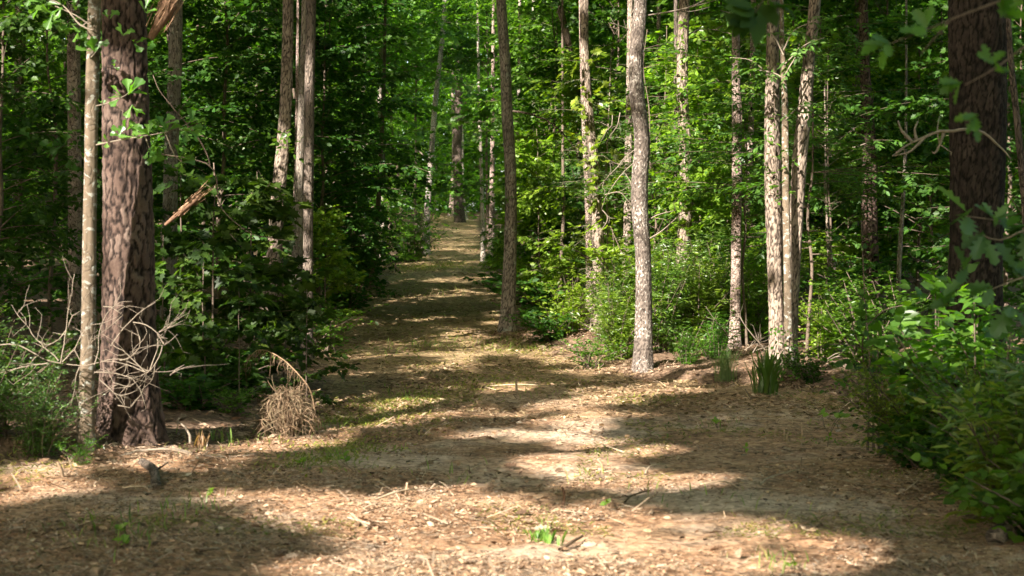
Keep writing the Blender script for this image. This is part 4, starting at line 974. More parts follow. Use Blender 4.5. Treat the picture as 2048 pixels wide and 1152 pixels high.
oak_branch(T1, b0, [[(182, 115), (190, 106), (196, 100)]], [(186, 104, -.3, .5, 6, 1.05), (192, 92, .4, .8, 3, .8)], 12.3, 'spoon', .12, G_OAK, 32, r=.004)
oak_branch(T1, b0, [[(192, 212), (220, 205), (252, 190), (262, 180)], [(220, 206), (250, 225)]], [(255, 188, .3, .6, 7, 1.15), (240, 192, -.6, .3, 4, .9), (262, 210, .4, -.6, 4, .9), (205, 210, -.1, .6, 3, .6), (226, 130, .3, .5, 4, .5), (245, 70, .2, .4, 6, .8), (265, 85, .6, -.1, 5, .8), (215, 35, .1, .4, 5, .7), (290, 25, .3, .3, 5, .8)], 12.25, 'spoon', .12, G_OAK, 33, r=.005)
oak_branch(T1, b0, [[(192, 290), (240, 280), (290, 272), (340, 262), (378, 246), (395, 240)], [(330, 264), (350, 312), (372, 328)], [(290, 272), (300, 300)]],
           [(385, 245, .7, .5, 6, 1.05), (372, 258, .6, -.3, 4, .9), (335, 262, .1, .8, 6, 1), (300, 270, -.3, .5, 6, 1), (270, 275, -.2, .4, 5, .9), (300, 300, .2, -.8, 6, 1), (320, 290, .3, -.6, 5, .9), (355, 312, .5, .3, 5, .95), (365, 325, .6, -.6, 4, .9), (240, 275, -.3, .6, 5, .8), (250, 260, .1, .7, 4, .8), (215, 285, -.3, .1, 4, .8), (325, 250, .2, .9, 4, 1)], 12.25, 'spoon', .118, G_OAK, 34, r=.006)
oak_branch(T1, b0, [[(178, 330), (140, 290), (120, 295)]], [(130, 290, -.5, .4, 6, 1.1), (110, 300, -.8, -.1, 5, 1), (145, 315, -.2, -.6, 5, .9), (60, 280, -.4, .2, 4, .9)], 13.2, 'spoon', .12, G_DARK, 35, 'leaf_dark')
# forked twigs and leaves of the slender stem in the clump of three
b11 = np.array(T11.location)
rng = np.random.default_rng(40); w = MB(); l = MB()
for tw, rr in (([(1571, 160), (1552, 148), (1530, 142), (1512, 140)], .012), ([(1570, 150), (1580, 132), (1592, 112), (1600, 85)], .011), ([(1572, 240), (1590, 220), (1612, 201)], .013),
               ([(1567, 110), (1545, 70), (1500, 40), (1440, 20)], .01), ([(1567, 100), (1590, 60), (1640, 40), (1690, 30)], .01), ([(1568, 130), (1610, 90), (1650, 75)], .008), ([(1530, 142), (1500, 120), (1460, 115)], .006)):
    P = smooth_line(line_px(tw, 19.4), .05); w = MB(); tube(w, P, np.linspace(rr, .004, len(P)), 6); w.obj('branch', M['twig'], T11, True, b11)
    m = len(P); idx = np.arange(m//3, m, 2)
    for s in (1, -1):
        d = np.column_stack([rng.normal(0, .7, len(idx)), rng.normal(-.1, .6, len(idx)), rng.uniform(-.6, .3, len(idx))])
        sprays(l, 'oval', P[idx], d, rng.uniform(.2, .38, len(idx)), 8, .085, [(.075, .15, .03), (.10, .18, .035), (.06, .12, .03)], rng, .3)
l.obj('crown', M['leaf'], T11, False, b11)

# overhanging branches and the near bush on the right
def free_branch(name, label, cat, twigs, whorls, Y, tm, size, pal, seed, mat='leaf', wood='twig', r=.006, group=None):
    p = at(twigs[0][0][0], twigs[0][0][1], Y); o = thing(name, label, cat, p, group)
    oak_branch(o, p, twigs, whorls, Y, tm, size, pal, seed, mat, wood, r); return o
free_branch('oak_branch', 'lobed pale-green oak leaves on a twig in front of the huge dark oak', 'branch',
            [[(2110, 455), (2040, 450), (1990, 440), (1930, 432)], [(2060, 455), (2000, 480), (1965, 470)], [(2100, 540), (2030, 560), (1980, 580)]],
            [(1935, 432, -.8, -.1, 5, 1.1), (1985, 440, -.2, .5, 5, .9), (1970, 468, -.2, -.7, 5, 1.1), (2010, 455, .2, .3, 4, .9), (2040, 470, .4, -.4, 4, 1), (1930, 540, -.7, 0, 4, .9), (1985, 575, -.5, -.2, 5, 1), (2035, 540, .3, .3, 5, 1), (2040, 620, .1, -.5, 5, 1), (1910, 610, -.8, .2, 4, .9)], 8.0, 'lobed', .15, [(.07, .15, .05), (.09, .18, .055), (.055, .125, .045)], 51, 'leaf')
free_branch('oak_branch', 'blurred dark oak leaves hanging close at the top right corner', 'branch',
            [[(2090, -30), (1950, 20), (1850, 60), (1760, 95)], [(1900, 40), (1840, 110)], [(2090, 60), (2000, 130), (1930, 170)]],
            [(1770, 92, -.7, -.2, 5, .9), (1850, 60, -.3, .4, 5, .9), (1930, 165, -.6, -.3, 5, .9), (1990, 130, .1, .4, 5, .9), (1960, 230, -.2, -.5, 5, .8), (2010, 30, .3, .3, 6, 1)], 6.0, 'lobed', .105, G_MID, 52, 'leaf', 'darkwood', .006)
free_branch('oak_branch', 'blurred dark leaf cluster hanging at the top edge above the slim reddish-grey trunk', 'branch',
            [[(1560, -60), (1530, -5), (1510, 25)]], [(1512, 25, -.4, -.5, 6, 1.2), (1545, 5, .5, -.3, 5, 1.1), (1490, 45, -.8, -.3, 4, 1)], 6.5, 'wide', .11, G_DARK, 53, 'leaf_dark', 'darkwood')
def bush_at(name, label, px, Y, h, r, ns, tm, size, pal, seed, mat='leaf', K=8, gap=.1, sl=.24, group=None):
    a, b = shrub(seed, h, r, ns, tm, size, K, pal, gap, sl, mat); X = (px-1024)/F*Y
    o = thing(name, label, 'bush', (X, Y, gz(X, Y)-.03), group); link('stems', a, o); link('foliage', b, o); return o
bush_at('leafy_bush', 'blurred bright green long-leaved bush, closest at the bottom right corner', 2105, 9.2, .95, .40, 15, 'lance', .12, [(.11, .18, .02), (.15, .215, .022), (.08, .15, .02)], 61, 'shiny')
bush_at('leafy_bush', 'yellow-green long-leaved bush beside the blurred bush in the bottom right corner', 2000, 9.5, .85, .30, 13, 'lance', .10, [(.14, .17, .02), (.09, .15, .02), (.17, .19, .03)], 62, 'leaf')
bush_at('leafy_bush', 'dark low broad-leaved bush along the bottom right edge', 2085, 8.9, .5, .4, 14, 'wide', .07, G_MID, 63, 'leaf_dark')
# multi-stemmed dark sapling at the right edge of the clearing
def stem_sapling():
    rng = np.random.default_rng(71); Y = 13.2; b = hit(1745, 905); Y = b[1]
    o = thing('sapling', 'dark-stemmed sapling with loose hanging leaves at the right edge of the clearing', 'sapling', b); w = MB(); l = MB()
    stems = [[(1747, 900), (1745, 800), (1738, 700), (1730, 600), (1726, 520), (1722, 440)], [(1758, 900), (1756, 820), (1752, 760), (1760, 680)], [(1735, 900), (1738, 800), (1728, 730)],
             [(1738, 700), (1700, 690), (1650, 690), (1610, 705)], [(1735, 650), (1770, 620), (1810, 610)], [(1743, 760), (1700, 750), (1665, 760)], [(1745, 780), (1790, 740), (1830, 720)], [(1730, 600), (1700, 580), (1675, 590)]]
    for i, s in enumerate(stems):
        P = smooth_line(line_px(s, Y), .05); r = .011 if i < 3 else .005
        tube(w, P, np.linspace(r, .003, len(P)), 6)
        k = np.arange(len(P)//4 if i > 2 else len(P)//2, len(P), 2)
        d = np.column_stack([rng.normal(0, .8, len(k)), rng.normal(0, .6, len(k)), rng.uniform(-.5, .2, len(k))])
        sprays(l, 'wide', P[k], d, rng.uniform(.14, .26, len(k)), 5, .07, G_DARK, rng, .5)
    w.obj('stems', M['darkwood'], o, True, b); l.obj('foliage', M['leaf_dark'], o, False, b)
stem_sapling()

# vines: bright leaves climbing the trunks
def vine(label, pts, Y, n, size, tm, pal, seed, r=.12):
    rng = np.random.default_rng(seed); P = smooth_line(line_px(pts, Y), .05); b = P[0]
    o = thing('vine', label, 'vine', b, 'vines on the sunlit trunks'); w = MB(); l = MB()
    tube(w, P+np.array([0, -.10, 0]), np.full(len(P), .005), 5)
    k = rng.integers(0, len(P), n); O = P[k]+rng.normal(0, r*.5, (n, 3))*np.array([1, .6, 1])+np.array([0, -.12, 0])
    d = np.column_stack([rng.normal(0, .8, n), rng.normal(-.4, .4, n), rng.normal(0, .5, n)])
    sprays(l, tm, O, d, rng.uniform(.15, .35, n), 5, size, pal, rng, .5)
    w.obj('stem', M['darkwood'], o, True, b); l.obj('foliage', M['leaf'], o, False, b)
vine('yellow-green leafy vine climbing the pale leaning trunk', [(1190, 420), (1180, 260), (1172, 170), (1165, 110)], 25.4, 34, .11, 'maple', G_YEL, 81, .3)
vine('bright leafy vine wrapped round the sunny trunk right of the wavy one', [(1368, 420), (1375, 300), (1368, 200), (1372, 80)], 24.3, 90, .085, 'wide', G_BRIGHT, 82, .35)
vine('ivy climbing the foot of the clump of three trunks', [(1572, 790), (1572, 740), (1566, 700), (1568, 660)], 19.5, 46, .05, 'wide', G_MID, 83, .14)
vine('small leaf tufts dotting the thickest trunk of the clump of three', [(1552, 420), (1548, 330), (1546, 220), (1545, 120)], 19.7, 30, .07, 'oval', G_MID, 84, .25)
vine('leafy sprig on the bending trunk left of the track', [(575, 300), (575, 275), (582, 262)], 22.8, 7, .09, 'wide', G_MID, 85, .15)

# ------------------------------------------------------------------ dead wood and dry grass
def dead_branches(name, label, cat, lines, Y, seed, twigs=18, mat='twig', group=None, r0=.0075):
    rng = np.random.default_rng(seed); b = at(lines[0][0][0], lines[0][0][1], Y); o = thing(name, label, cat, b, group); mb = MB(); pool = []
    for ln in lines:
        P = smooth_line(line_px([(p[0], p[1], p[2]) if len(p) > 2 else (p[0], p[1]) for p in ln], Y), .04)
        P = P+np.cumsum(rng.normal(0, .0035, P.shape), 0)*np.minimum(1, Y/13)
        tube(mb, P, np.linspace(r0, r0*.45, len(P)), 6); pool.append(P)
    for k in range(twigs):
        P = pool[int(rng.integers(len(pool)))]; i = int(rng.integers(len(P)//4, len(P))); s = P[i]; tg = P[min(i+1, len(P)-1)]-P[max(i-1, 0)]
        d = norm(norm(tg)+rng.normal(0, .7, 3)+np.array([0, 0, .15])); L = rng.uniform(.06, .24)
        Q = smooth_line([s, s+d*L*.5+rng.normal(0, .01, 3), s+d*L+rng.normal(0, .03, 3)], .03); tube(mb, Q, np.linspace(r0*.5, r0*.25, len(Q)), 5)
        if rng.random() < .6:
            d2 = norm(d+rng.normal(0, .6, 3)); Q2 = smooth_line([Q[-1], Q[-1]+d2*L*.4], .03); tube(mb, Q2, np.linspace(r0*.35, r0*.2, len(Q2)), 4)
    o2 = mb.obj('branches', M[mat], o, True, b); return o
dead_branches('dead_branch', 'tangle of bare bleached twigs spread across the foot of the thick pine', 'dead branches',
    [[(-20, 690), (30, 688), (70, 710), (100, 725), (160, 735), (200, 728), (240, 722), (290, 745), (330, 748), (370, 742)],
     [(120, 728), (128, 690), (134, 640), (140, 600), (147, 552)], [(134, 660), (145, 632), (160, 624)], [(118, 722), (75, 680), (55, 650), (38, 632)], [(125, 725), (150, 700), (165, 672), (185, 655)],
     [(134, 660), (120, 680), (95, 688), (80, 680)], [(290, 745), (255, 710), (222, 692)], [(222, 692), (240, 668), (265, 640), (285, 622), (312, 606)], [(265, 645), (290, 650), (310, 665), (325, 690), (340, 680), (354, 668)],
     [(318, 665), (332, 658), (345, 645)], [(325, 690), (318, 715), (300, 740), (280, 750)], [(300, 742), (312, 700), (312, 680)], [(190, 730), (198, 700), (202, 660), (214, 630), (232, 615)], [(205, 615), (222, 616), (246, 632)],
     [(188, 745), (230, 745), (265, 760), (285, 790), (292, 815)], [(200, 760), (240, 790), (275, 782)], [(235, 812), (260, 818), (270, 805)], [(340, 750), (352, 738), (368, 730)], [(100, 725), (60, 735), (20, 745), (-20, 760)],
     [(240, 720), (262, 712), (276, 696), (276, 672)], [(150, 700), (160, 720), (175, 700)], [(290, 745), (265, 735), (225, 722)], [(285, 750), (260, 775), (225, 765)], [(160, 735), (150, 760), (148, 780)]], 12.2, 91, 110, r0=.0048)
dead_branches('fallen_branch', 'long curved fallen stick lying in the litter right of the thick pine', 'stick', [[(242, 912), (290, 900), (340, 897), (380, 904), (430, 910), (480, 908), (515, 903)]], 12.45, 92, 2, r0=.011)
dead_branches('fallen_branch', 'short forked stub standing in the litter right of the thick pine', 'stick', [[(380, 888), (378, 870), (370, 855), (350, 845)], [(352, 846), (358, 836)]], 13.2, 93, 0, r0=.012)
dead_branches('fallen_branch', 'thin straight stick crossing in front of the slim reddish-grey trunk', 'stick', [[(1530, 700), (1490, 650), (1468, 615), (1450, 590)], [(1455, 668), (1430, 640), (1410, 615)]], 21.4, 94, 2, r0=.007)
dead_branches('fallen_branch', 'bleached fallen branches heaped right of the clump of three trunks', 'dead branches',
    [[(1625, 745), (1650, 725), (1680, 708), (1720, 705)], [(1640, 738), (1665, 718), (1700, 712)], [(1690, 706), (1688, 740)], [(1700, 735), (1715, 705)], [(1620, 770), (1660, 752), (1700, 745)], [(1660, 720), (1690, 735), (1720, 740)]], 20.3, 95, 16)
dead_branches('fallen_branch', 'small heap of pale twigs left of the clump of three trunks', 'dead branches', [[(1490, 700), (1515, 688), (1530, 700)], [(1505, 705), (1520, 680)], [(1512, 700), (1540, 690)]], 21.5, 96, 16)
dead_branches('dead_branch', 'forked bare branch reaching across in front of the huge dark oak', 'dead branch',
    [[(1905, 262), (1880, 262), (1850, 275), (1825, 285), (1795, 305)], [(1850, 275), (1820, 300), (1785, 312)], [(1905, 262), (1960, 260), (2000, 290), (2030, 320)], [(1835, 282), (1828, 255), (1835, 240)], [(1825, 285), (1805, 262), (1797, 240)], [(1890, 262), (1870, 310), (1865, 305)]], 12.0, 97, 4, r0=.013)
dead_branches('dead_branch', 'thin bare branch left of the reddish pine with broken twigs', 'dead branch', [[(1740, 285), (1700, 297), (1660, 290), (1645, 298)], [(1690, 296), (1665, 312)], [(1735, 180), (1690, 183), (1640, 188)]], 25.4, 98, 12, r0=.010)
dead_branches('dead_branch', 'bare grey twigs between the leaning trunk and the wavy trunk', 'dead branch',
    [[(1285, 290), (1250, 315), (1215, 355), (1190, 380)], [(1283, 315), (1250, 345), (1215, 390), (1205, 420)], [(1210, 390), (1240, 385), (1262, 410)], [(1250, 345), (1262, 370), (1266, 400)], [(1290, 300), (1300, 325), (1312, 350), (1300, 378)],
     [(1225, 230), (1222, 250), (1208, 265)], [(1240, 225), (1232, 258), (1220, 272)], [(1300, 250), (1325, 245), (1340, 260)], [(1205, 420), (1215, 440), (1195, 470)]], 21.3, 99, 30, r0=.007)
dead_branches('dead_branch', 'long thin branch arching left over the track from the left wood', 'dead branch', [[(620, 318), (660, 304), (700, 294), (745, 291), (818, 292), (835, 300)], [(835, 300), (860, 325), (870, 348), (882, 350)]], 30, 100, 3, r0=.014)
dead_branches('dead_branch', 'brown branch arching down between the ringed trunk and the leaning trunk', 'dead branch', [[(1022, 222), (1060, 230), (1100, 248), (1130, 275), (1150, 300), (1160, 330)]], 28, 101, 3, 'darkwood', r0=.02)
dead_branches('dead_branch', 'dark thin arching stem among the maple saplings left of the track', 'dead branch', [[(285, 300), (420, 330), (440, 400), (470, 440), (520, 470), (590, 480)], [(420, 330), (400, 280), (330, 190), (310, 150)]], 16.2, 102, 0, 'darkwood', r0=.009)

def snag(label, p0, p1, Y, seed, r=.03, n=46):
    """splintered end of a broken limb"""
    rng = np.random.default_rng(seed); a, b = at(*p0, Y), at(*p1, Y); o = thing('broken_limb', label, 'broken limb', a); mb = MB(); d = b-a; L = np.linalg.norm(d)
    P = smooth_line([a, a+d*.35, a+d*.7], .03); tube(mb, P, np.linspace(r*.35, r*.8, len(P)), 10, rough=.3, rng=rng, col=(.17, .10, .065))
    for k in range(n):
        s = a+d*rng.uniform(.2, .75)+rng.normal(0, r*.45, 3); e = s+norm(d+rng.normal(0, .09*L, 3))*L*rng.uniform(.15, .42)
        tube(mb, np.array([s, (s+e)/2, e]), np.array([.004, .003, .0008])*rng.uniform(.6, 1.5), 4, col=tuple(np.array([.30, .185, .115])*rng.uniform(.5, 1.35)))
    mb.obj('splinters', M['wood'], o, False, a)
snag('splintered orange end of a broken limb right of the thick pine', (330, 450), (420, 374), 12.8, 111, .035)
snag('splintered fan of a broken limb at the top edge right of the thick pine', (300, 78), (360, -25), 12.6, 112, .075, 120)

def log_at(name, label, cat, px0, px1, Y, r, seed, mat='dark'):
    rng = np.random.default_rng(seed); a, b = hit(*px0), hit(*px1); a = a+np.array([0, 0, r*.6]); b = b+np.array([0, 0, r*.7])
    o = thing(name, label, cat, a); mb = MB(); P = smooth_line([a, (a+b)/2+np.array([.03, 0, .02]), b], .03)
    tube(mb, P, np.full(len(P), r)*(1+.1*rng.normal(0, 1, len(P)).cumsum()*.05), 18, rough=.16, rng=rng); mb.obj('trunk', M[mat], o, True, a)
    s = (a+b)/2; mb = MB(); Q = smooth_line([s, s+np.array([.08, 0, r*1.2]), s+np.array([.14, -.05, r*2.4])], .03); tube(mb, Q, np.linspace(r*.3, r*.12, len(Q)), 7); mb.obj('branch', M[mat], o, True, a)
log_at('log', 'short rotten log lying in the shaded litter in front of the thick pine', 'log', (285, 930), (312, 978), 0, .032, 121, 'dark')
log_at('log', 'dark fallen log poking in at the bottom right edge', 'log', (2075, 1035), (1990, 1090), 0, .055, 122, 'dark')
dead_branches('fallen_branch', 'forked dead stick leaning at the right edge of the clearing', 'stick', [[(1860, 1010), (1895, 990), (1920, 970), (1942, 952)], [(1915, 975), (1945, 985), (1965, 972)]], 10.6, 123, 3, r0=.008)
gK = 'cut stubs standing in the sunlit clearing'
for i, (px, py, hh, lab) in enumerate([(1530, 868, 22, 'pale cut stub, leftmost of the row at the right of the clearing'), (1551, 872, 20, 'short cut stub second in the row at the right of the clearing'), (1568, 880, 26, 'tallest cut stub in the row at the right of the clearing'), (1577, 884, 20, 'thin cut stub at the right end of the row in the clearing'),
      (1125, 1010, 36, 'dark upright stub beside the bright weed in the foreground'), (812, 993, 28, 'thin pale stub at the shade edge in the middle of the clearing'), (1204, 945, 26, 'pale upright stub in the sunlit middle of the clearing'), (1606, 880, 34, 'slim bent stub right of the row of cut stubs'), (1036, 790, 30, 'reddish stub at the near end of the mossy track'), (125, 955, 30, 'pointed bark stub in the sunlit litter at the left edge')]):
    b = hit(px, py); rng = np.random.default_rng(130+i); h = hh/F*b[1]; mb = MB()
    P = smooth_line([b-np.array([0, 0, .02]), b+np.array([rng.normal(0, .01), 0, h*.5]), b+np.array([rng.normal(0, .02), 0, h])], .012)
    tube(mb, P, np.linspace(.011, .007, len(P))*(1.5 if i in (8, 9) else 1), 8, col=(.34, .24, .16) if i != 4 else (.12, .07, .045), rough=.2, rng=rng)
    o = mb.obj('stub', M['wood'], off=b); o.location = b; tag(o, lab, 'stub', gK)
# loose sticks on the track
gF = 'sticks lying on the track'
for i, (x0, y0, x1, y1, lab) in enumerate([(1520, 975, 1600, 945, 'long pale stick with bent end lying at the edge of the shade right of centre'), (1400, 975, 1480, 985, 'pale stick lying flat in the sun right of centre'), (1120, 1110, 1165, 1082, 'thick dark stick in the bright litter near the bottom edge'),
      (860, 590, 940, 582, 'thin pale stick lying across the track near its bend'), (690, 725, 800, 712, 'thin stick lying across the shaded track'), (245, 982, 300, 990, 'pale splinter of wood in the left litter'), (1290, 955, 1330, 935, 'short twig leaning up in the sunlit litter'), (980, 775, 1120, 778, 'long mossy stick lying across the near end of the track'),
      (1250, 1010, 1300, 990, 'thin dark twig in the shaded strip right of centre'), (750, 1005, 860, 985, 'slim stick along the shade edge left of centre')]):
    rng = np.random.default_rng(160+i); a, b = hit(x0, y0), hit(x1, y1); a[2] += .018; b[2] += .025; n = rng.normal(0, .03, 3)*np.array([1, 1, .3])
    P = smooth_line([a, (a*.6+b*.4)+n+np.array([0, 0, .012]), b], .03); mb = MB(); r = .012 if i == 2 else .007
    tube(mb, P, np.linspace(r, r*.5, len(P)), 7, col=(.42, .32, .22) if i not in (2, 8) else (.13, .09, .06))
    o = mb.obj('stick', M['wood'], off=a, smooth=True); o.location = a; tag(o, lab, 'stick', gF)

# dry, weeping grass clump
def dry_clump():
    rng = np.random.default_rng(141); b = hit(575, 872); Y = b[1]; o = thing('dry_grass', 'dead straw-coloured weeping grass clump left of the track', 'grass clump', b); mb = MB()
    pal = [(.28, .19, .12), (.21, .14, .085), (.36, .26, .175), (.15, .10, .065), (.25, .195, .12)]
    for k in range(330):                      # matted, curling blades over the dome
        th = rng.uniform(0, 2*pi); ph = np.arccos(rng.uniform(.05, 1)); c = b+np.array([cos(th)*sin(ph)*.22, sin(th)*sin(ph)*.22, .05+cos(ph)*.33])
        n = 10; d = norm(rng.normal(0, 1, 3)*np.array([1, 1, .5])+np.array([cos(th)*.6, sin(th)*.6, -.5])); P = [c]
        cu = rng.normal(0, .35, 3)
        for q in range(n-1):
            P.append(P[-1]+d*rng.uniform(.012, .028)); d = norm(d+cu*.5+np.array([0, 0, -.16])+rng.normal(0, .14, 3))
        P = np.array(P); P[:, 2] = np.maximum(P[:, 2], b[2]+.01)
        tube(mb, P, np.linspace(.0032, .0012, n)*rng.uniform(.6, 1.6), 3, col=tuple(tints(rng, 1, pal)[0]))
    for k in range(230):
        an = rng.uniform(0, 2*pi); R = rng.uniform(.03, .16); h = rng.uniform(.12, .42)*(1-1.6*max(0, R-.09)); fr = rng.uniform(.4, .9)
        t = np.linspace(0, fr, 12)*pi; p0 = b+np.array([rng.normal(0, .045), rng.normal(0, .045), 0])
        rad = R*(1-np.cos(t)); zz = h*np.sin(t)**.85
        P = p0+np.column_stack([np.cos(an)*rad, np.sin(an)*rad, zz])+np.cumsum(rng.normal(0, .012, (12, 3)), 0)*np.linspace(0, 1, 12)[:, None]
        tube(mb, P, np.linspace(.003, .0012, 12)*rng.uniform(.6, 1.6), 3, col=tuple(tints(rng, 1, pal)[0]))
    mb.obj('foliage', M['dry'], o, False, b)
    mb = MB(); P = smooth_line(line_px([(630, 820), (620, 780), (600, 752), (570, 722), (540, 704), (518, 700), (505, 708), (494, 722)], Y), .02)
    tube(mb, P, np.linspace(.006, .003, len(P)), 6, col=(.46, .31, .19))
    for i in range(len(P)//4, len(P)):
        for q in range(2):
            L = rng.uniform(.06, .22)*(1 if rng.random() < .4 else .55); e = P[i]+np.array([rng.normal(-.02, .025), rng.normal(0, .02), -L])
            Q = smooth_line([P[i], (P[i]+e)/2+rng.normal(0, .012, 3), e], .03); tube(mb, Q, np.linspace(.003, .0012, len(Q)), 3, col=tuple(tints(rng, 1, pal)[0]))
    mb.obj('stalk', M['dry'], o, False, b)
dry_clump()

def strap_plant(name, label, px, py, n, L, pal, seed, w=1.0, cat='plant'):
    rng = np.random.default_rng(seed); b = hit(px, py); o = thing(name, label, cat, b); mb = MB()
    for k in range(n):
        an = rng.uniform(0, 2*pi); l = L*rng.uniform(.6, 1.1); out = rng.uniform(.1, .6)*l; wd = .009*w*rng.uniform(.7, 1.3)
        t = np.linspace(0, 1, 8); x = cos(an)*out*t**1.5; y = sin(an)*out*t**1.5; z = l*(t-.35*out/l*t**3)
        P = b+np.column_stack([x+rng.normal(0, .05), y+rng.normal(0, .05), z]); sd = np.array([-sin(an), cos(an), 0])*1.0
        ww = wd*np.sin(pi*np.clip(.12+.88*t, 0, 1))**.6
        A = P+sd*ww[:, None]; B = P-sd*ww[:, None]; Vv = np.concatenate([A, B]); i = np.arange(7)
        mb.add(Vv, np.stack([i, i+1, i+9, i+8], -1), np.full(7, 4), tints(rng, 1, pal, .15)[0])
    mb.obj('foliage', M['grass'], o, False, b)
strap_plant('strap_plant', 'clump of upright dark green strap leaves at the foot of the clump of three trunks', 1535, 790, 80, .52, [(.085, .175, .022), (.11, .20, .026), (.065, .145, .02)], 151, 1.5)
strap_plant('pine_seedling', 'fluffy pale-green pine seedling left of the strap-leaved clump', 1450, 765, 230, .42, [(.13, .19, .06), (.10, .16, .05)], 152, .22, 'seedling')
strap_plant('grass_tuft', 'bright green weed tuft in the sunny foreground', 1088, 1085, 40, .085, [(.16, .28, .05), (.12, .22, .04)], 153, 1.0, 'weed')
strap_plant('grass_tuft', 'dry brown pine-needle tuft standing right of the thick pine', 398, 896, 26, .15, [(.36, .2, .1), (.28, .17, .08)], 154, .4, 'weed')
strap_plant('grass_tuft', 'upright grass blades right of the brown needle tuft', 446, 884, 12, .14, [(.15, .22, .05)], 155, .7, 'weed')
gW = 'broad-leaved seedlings in the clearing'
def seedling(label, px, py, n, size, h, seed, pal=G_BRIGHT):
    rng = np.random.default_rng(seed); b = hit(px, py); o = thing('seedling', label, 'seedling', b, gW); w = MB(); l = MB()
    for k in range(max(1, n//4)):
        e = b+np.array([rng.normal(0, h*.35), rng.normal(0, h*.3), h*rng.uniform(.6, 1.1)]); P = smooth_line([b, (b+e)/2+rng.normal(0, .01, 3), e], .03); tube(w, P, np.full(len(P), .0025), 4)
        whorl(l, e, (rng.normal(0, .3), rng.normal(-.2, .3), 1), 4, size, 'wide', pal, rng, 1.2)
    w.obj('stem', M['darkwood'], o, True, b); l.obj('foliage', M['leaf'], o, False, b)
for i, a in enumerate([('two-leaved green seedling in the left foreground', 422, 1010, 6, .045, .06), ('small dark-leaved seedling in the left shade', 235, 1075, 8, .05, .05), ('green seedling left of the row of cut stubs', 1435, 858, 8, .06, .08), ('leafy seedling with round leaf at the edge of the right shade', 1660, 870, 14, .07, .2),
     ('small seedling at the foot of the dark-stemmed sapling', 1655, 895, 6, .05, .06), ('bright seedling at the front of the right-hand bush', 1880, 920, 10, .05, .12), ('seedling in the dark strip left of centre', 690, 930, 8, .05, .05), ('seedling beside the dark strip at the left', 600, 935, 8, .045, .05),
     ('dark seedling in front of the row of cut stubs', 1490, 905, 6, .05, .04), ('tiny seedling in the bright litter right of the dark upright stub', 1210, 1022, 5, .04, .04), ('small mossy green weed at the bottom edge right of centre', 1585, 1142, 10, .03, .03), ('low weed in the left corner litter', 250, 1100, 8, .05, .04)]):
    seedling(*a, 170+i)

# ------------------------------------------------------------------ distant woods: one mass of leaves
def build_far():
    rng = np.random.default_rng(201); mb = MB()
    def clumps(n, y0, y1, zlo, zhi, lsize, per, cr, pal, avoid=True):
        Y = rng.uniform(y0, y1, n); X = rng.uniform(-.36, .36, n)*Y; zt = CAMZ+.1465*Y*1.1+1
        Z = ground_z(X, Y)+zlo+rng.random(n)*(np.minimum(zt, zhi)-zlo)
        if avoid:                             # the track stays open
            d = path_d(X, Y); ok = (d < -.9-1.0*cr) | (Z-ground_z(X, Y) > 5.5+.03*Y); X, Y, Z = X[ok], Y[ok], Z[ok]
        k = fbm(X*.35, Z*.45+Y*.15, 211, 3); ok = rng.random(len(X)) < np.clip((k-.28)*3.2, .05, 1); X, Y, Z = X[ok], Y[ok], Z[ok]
        n = len(X); br = np.clip(1+.5*rng.normal(0, 1, (n, 1)), .45, 1.9)
        O = np.repeat(np.column_stack([X, Y, Z]), per, 0)+rng.normal(0, 1, (n*per, 3))*np.array([cr, cr, cr*.45])
        D = rng.normal(0, 1, (n*per, 3))*np.array([1, 1, .35])
        sprays(mb, 'diamond', O, D, np.full(n*per, lsize*3.2), 6, lsize, pal, rng, .45)
    clumps(5600, 37, 60, .2, 13, .125, 12, .8, G_FAR)
    clumps(6500, 60, 85, .2, 17, .19, 12, 1.0, G_FAR)
    clumps(6500, 85, 125, .2, 24, .29, 12, 1.4, G_FAR, False)
    clumps(6000, 125, 170, .2, 34, .5, 12, 2.2, G_FAR, False)
    clumps(2500, 100, 124, .2, 24, .3, 12, 1.4, G_FAR, False)
    clumps(1500, 98, 116, .1, 7, .25, 12, 1.2, G_DARK, False)
    tag(mb.obj('distant_woodland', M['leaf_far']), 'dense mass of green leaves closing off the wood behind the trunks', 'woodland', kind='stuff')
build_far()

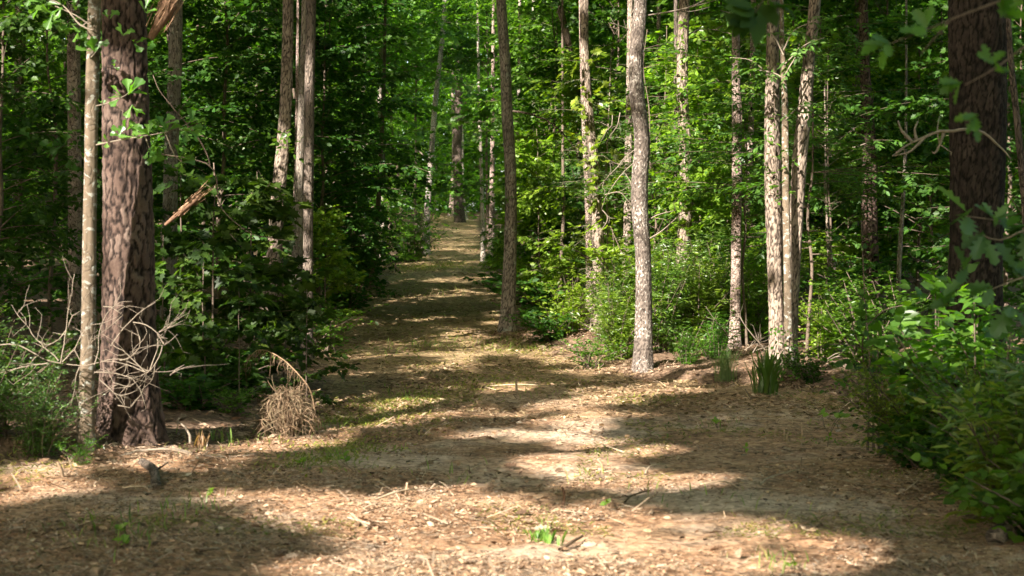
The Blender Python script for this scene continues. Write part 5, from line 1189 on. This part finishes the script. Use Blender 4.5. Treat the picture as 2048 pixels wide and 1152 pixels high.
# ------------------------------------------------------------------ unseen leaves set above and around, thinned by the sun map to shape the light
def build_shade_canopy():
    rng = np.random.default_rng(301); mb = MB()
    def put(P, smin, smax):
        m = len(P); d = norm(rng.normal(0, 1, (m, 3))*np.array([1, 1, .5])); nn = rng.normal(0, .45, (m, 3))+np.array([-.25, -.45, .8]); sz = rng.uniform(smin, smax, m)
        x = norm(np.cross(d, nn)); ok = ~in_view(P); dice = rng.random(m)
        for a, b in ((0, 0), (.45, -.3), (.45, .3), (1, 0)): ok &= keep_shade(P+d*(sz*a)[:, None]+x*(sz*b)[:, None], dice)
        leaves(mb, 'wide', P[ok], d[ok], nn[ok], sz[ok], tints(rng, int(ok.sum()), G_MID))
    # leaves placed along the sun rays, left out where patches should be sunlit
    n = 800000; v = 4+80*rng.random(n)**1.4; u = rng.uniform(-1, 1, n)*(.32*v+2)+.10*v+.5
    z = rng.choice([9.5, 11, 12.5, 14, 16], n)+rng.normal(0, .7, n); k = fbm(u*.5, v*.5, 305, 2); ok = (k > .30) | (FORCE[np.clip(((u-U0)/RES).astype(int), 0, NU-1), np.clip(((v-V0)/RES).astype(int), 0, NV-1)] > .3)
    u, v, z = u[ok], v[ok], z[ok]
    put(np.column_stack([u-z*KX, v-z*KY, z]), .16, .30)
    # added leaves overhead and all round to cut the sky light
    n = 80000; X = rng.uniform(-38, 38, n); Y = rng.uniform(-35, 90, n); z = rng.uniform(10, 19, n); k = fbm(X*.25, Y*.25, 307, 2); ok = (k > .36)
    put(np.column_stack([X, Y, z])[ok], .5, .9)
    n = 70000; X = rng.uniform(-32, -2, n); Y = rng.uniform(6, 55, n); put(np.column_stack([X, Y, rng.uniform(8.5, 15, n)]), .35, .6)
    n = 60000; a = rng.uniform(0, 2*pi, n); R = rng.uniform(24, 42, n); X = np.cos(a)*R; Y = 10+np.sin(a)*R*1.2; z = rng.uniform(0, 15, n)
    P = np.column_stack([X, Y, z+.3]); P = P[(Y < 20) | (np.abs(X) > .42*Y+3)]; put(P, .4, .7)
    for k in range(46):                       # trunks under the added leaves
        a = rng.uniform(0, 2*pi); R = rng.uniform(10, 36); p = np.array([cos(a)*R, -4+sin(a)*R, 0.])
        q = np.array([[p[0], max(p[1], .1), 2.0]])
        if p[1] > -2 and abs(p[0]) < .42*p[1]+3: continue
        st = np.array([[p[0]+KX*h, p[1]+KY*h, 0] for h in (2, 6, 10)])
        if shaded(p[0]+KX*np.arange(1, 14.), p[1]+KY*np.arange(1, 14.)).min() < .6 and p[1] < 25: continue
        P = smooth_line([p+np.array([0, 0, -.2]), p+np.array([.2, 0, 8]), p+np.array([.1, .2, 17])], 1.0); tube(mb, P, np.linspace(.2, .07, len(P)), 9, col=(.1, .08, .06))
    tag(mb.obj('shade_canopy', M['leaf']), 'unseen canopy leaves around the clearing, thinned to shape its shade and sun patches', 'woodland', kind='stuff')
build_shade_canopy()

# ------------------------------------------------------------------ light, sky, camera
w = bpy.data.worlds.new('World'); S.world = w; w.use_nodes = True
nt = w.node_tree; bg = nt.nodes['Background']; sky = nt.nodes.new('ShaderNodeTexSky'); sky.sky_type = 'NISHITA'; sky.sun_disc = False
sky.dust_density = 4.0; sky.ozone_density = .6; sky.sun_elevation = EL; sky.sun_rotation = pi+AZ; nt.links.new(sky.outputs[0], bg.inputs[0]); bg.inputs[1].default_value = .15
sun = bpy.data.lights.new('sun', 'SUN'); sun.energy = 4.2; sun.angle = radians(.5); sun.color = (1, .925, .83)
so = bpy.data.objects.new('sun', sun); COL.objects.link(so); so.rotation_euler = (pi/2-EL, 0, -AZ)
cam = bpy.data.cameras.new('camera'); co = bpy.data.objects.new('camera', cam); COL.objects.link(co)
co.location = (0, 0, CAMZ); co.rotation_euler = (pi/2, 0, 0); cam.sensor_width = 36; cam.lens = 36*F/2048; cam.shift_y = -(576-HOR)/2048
cam.clip_end = 2000; cam.clip_start = .1
cam.dof.use_dof = True; cam.dof.focus_distance = 24; cam.dof.aperture_fstop = 4.0
S.camera = co
S.view_settings.view_transform = 'Standard'; S.view_settings.look = 'None'; S.view_settings.gamma = 1; S.view_settings.exposure = 2.28
S.render.engine = 'CYCLES'; c = S.cycles
c.max_bounces = 6; c.diffuse_bounces = 4; c.glossy_bounces = 1; c.transmission_bounces = 4; c.use_denoising = True; c.sample_clamp_indirect = 4; c.caustics_reflective = False; c.caustics_refractive = False
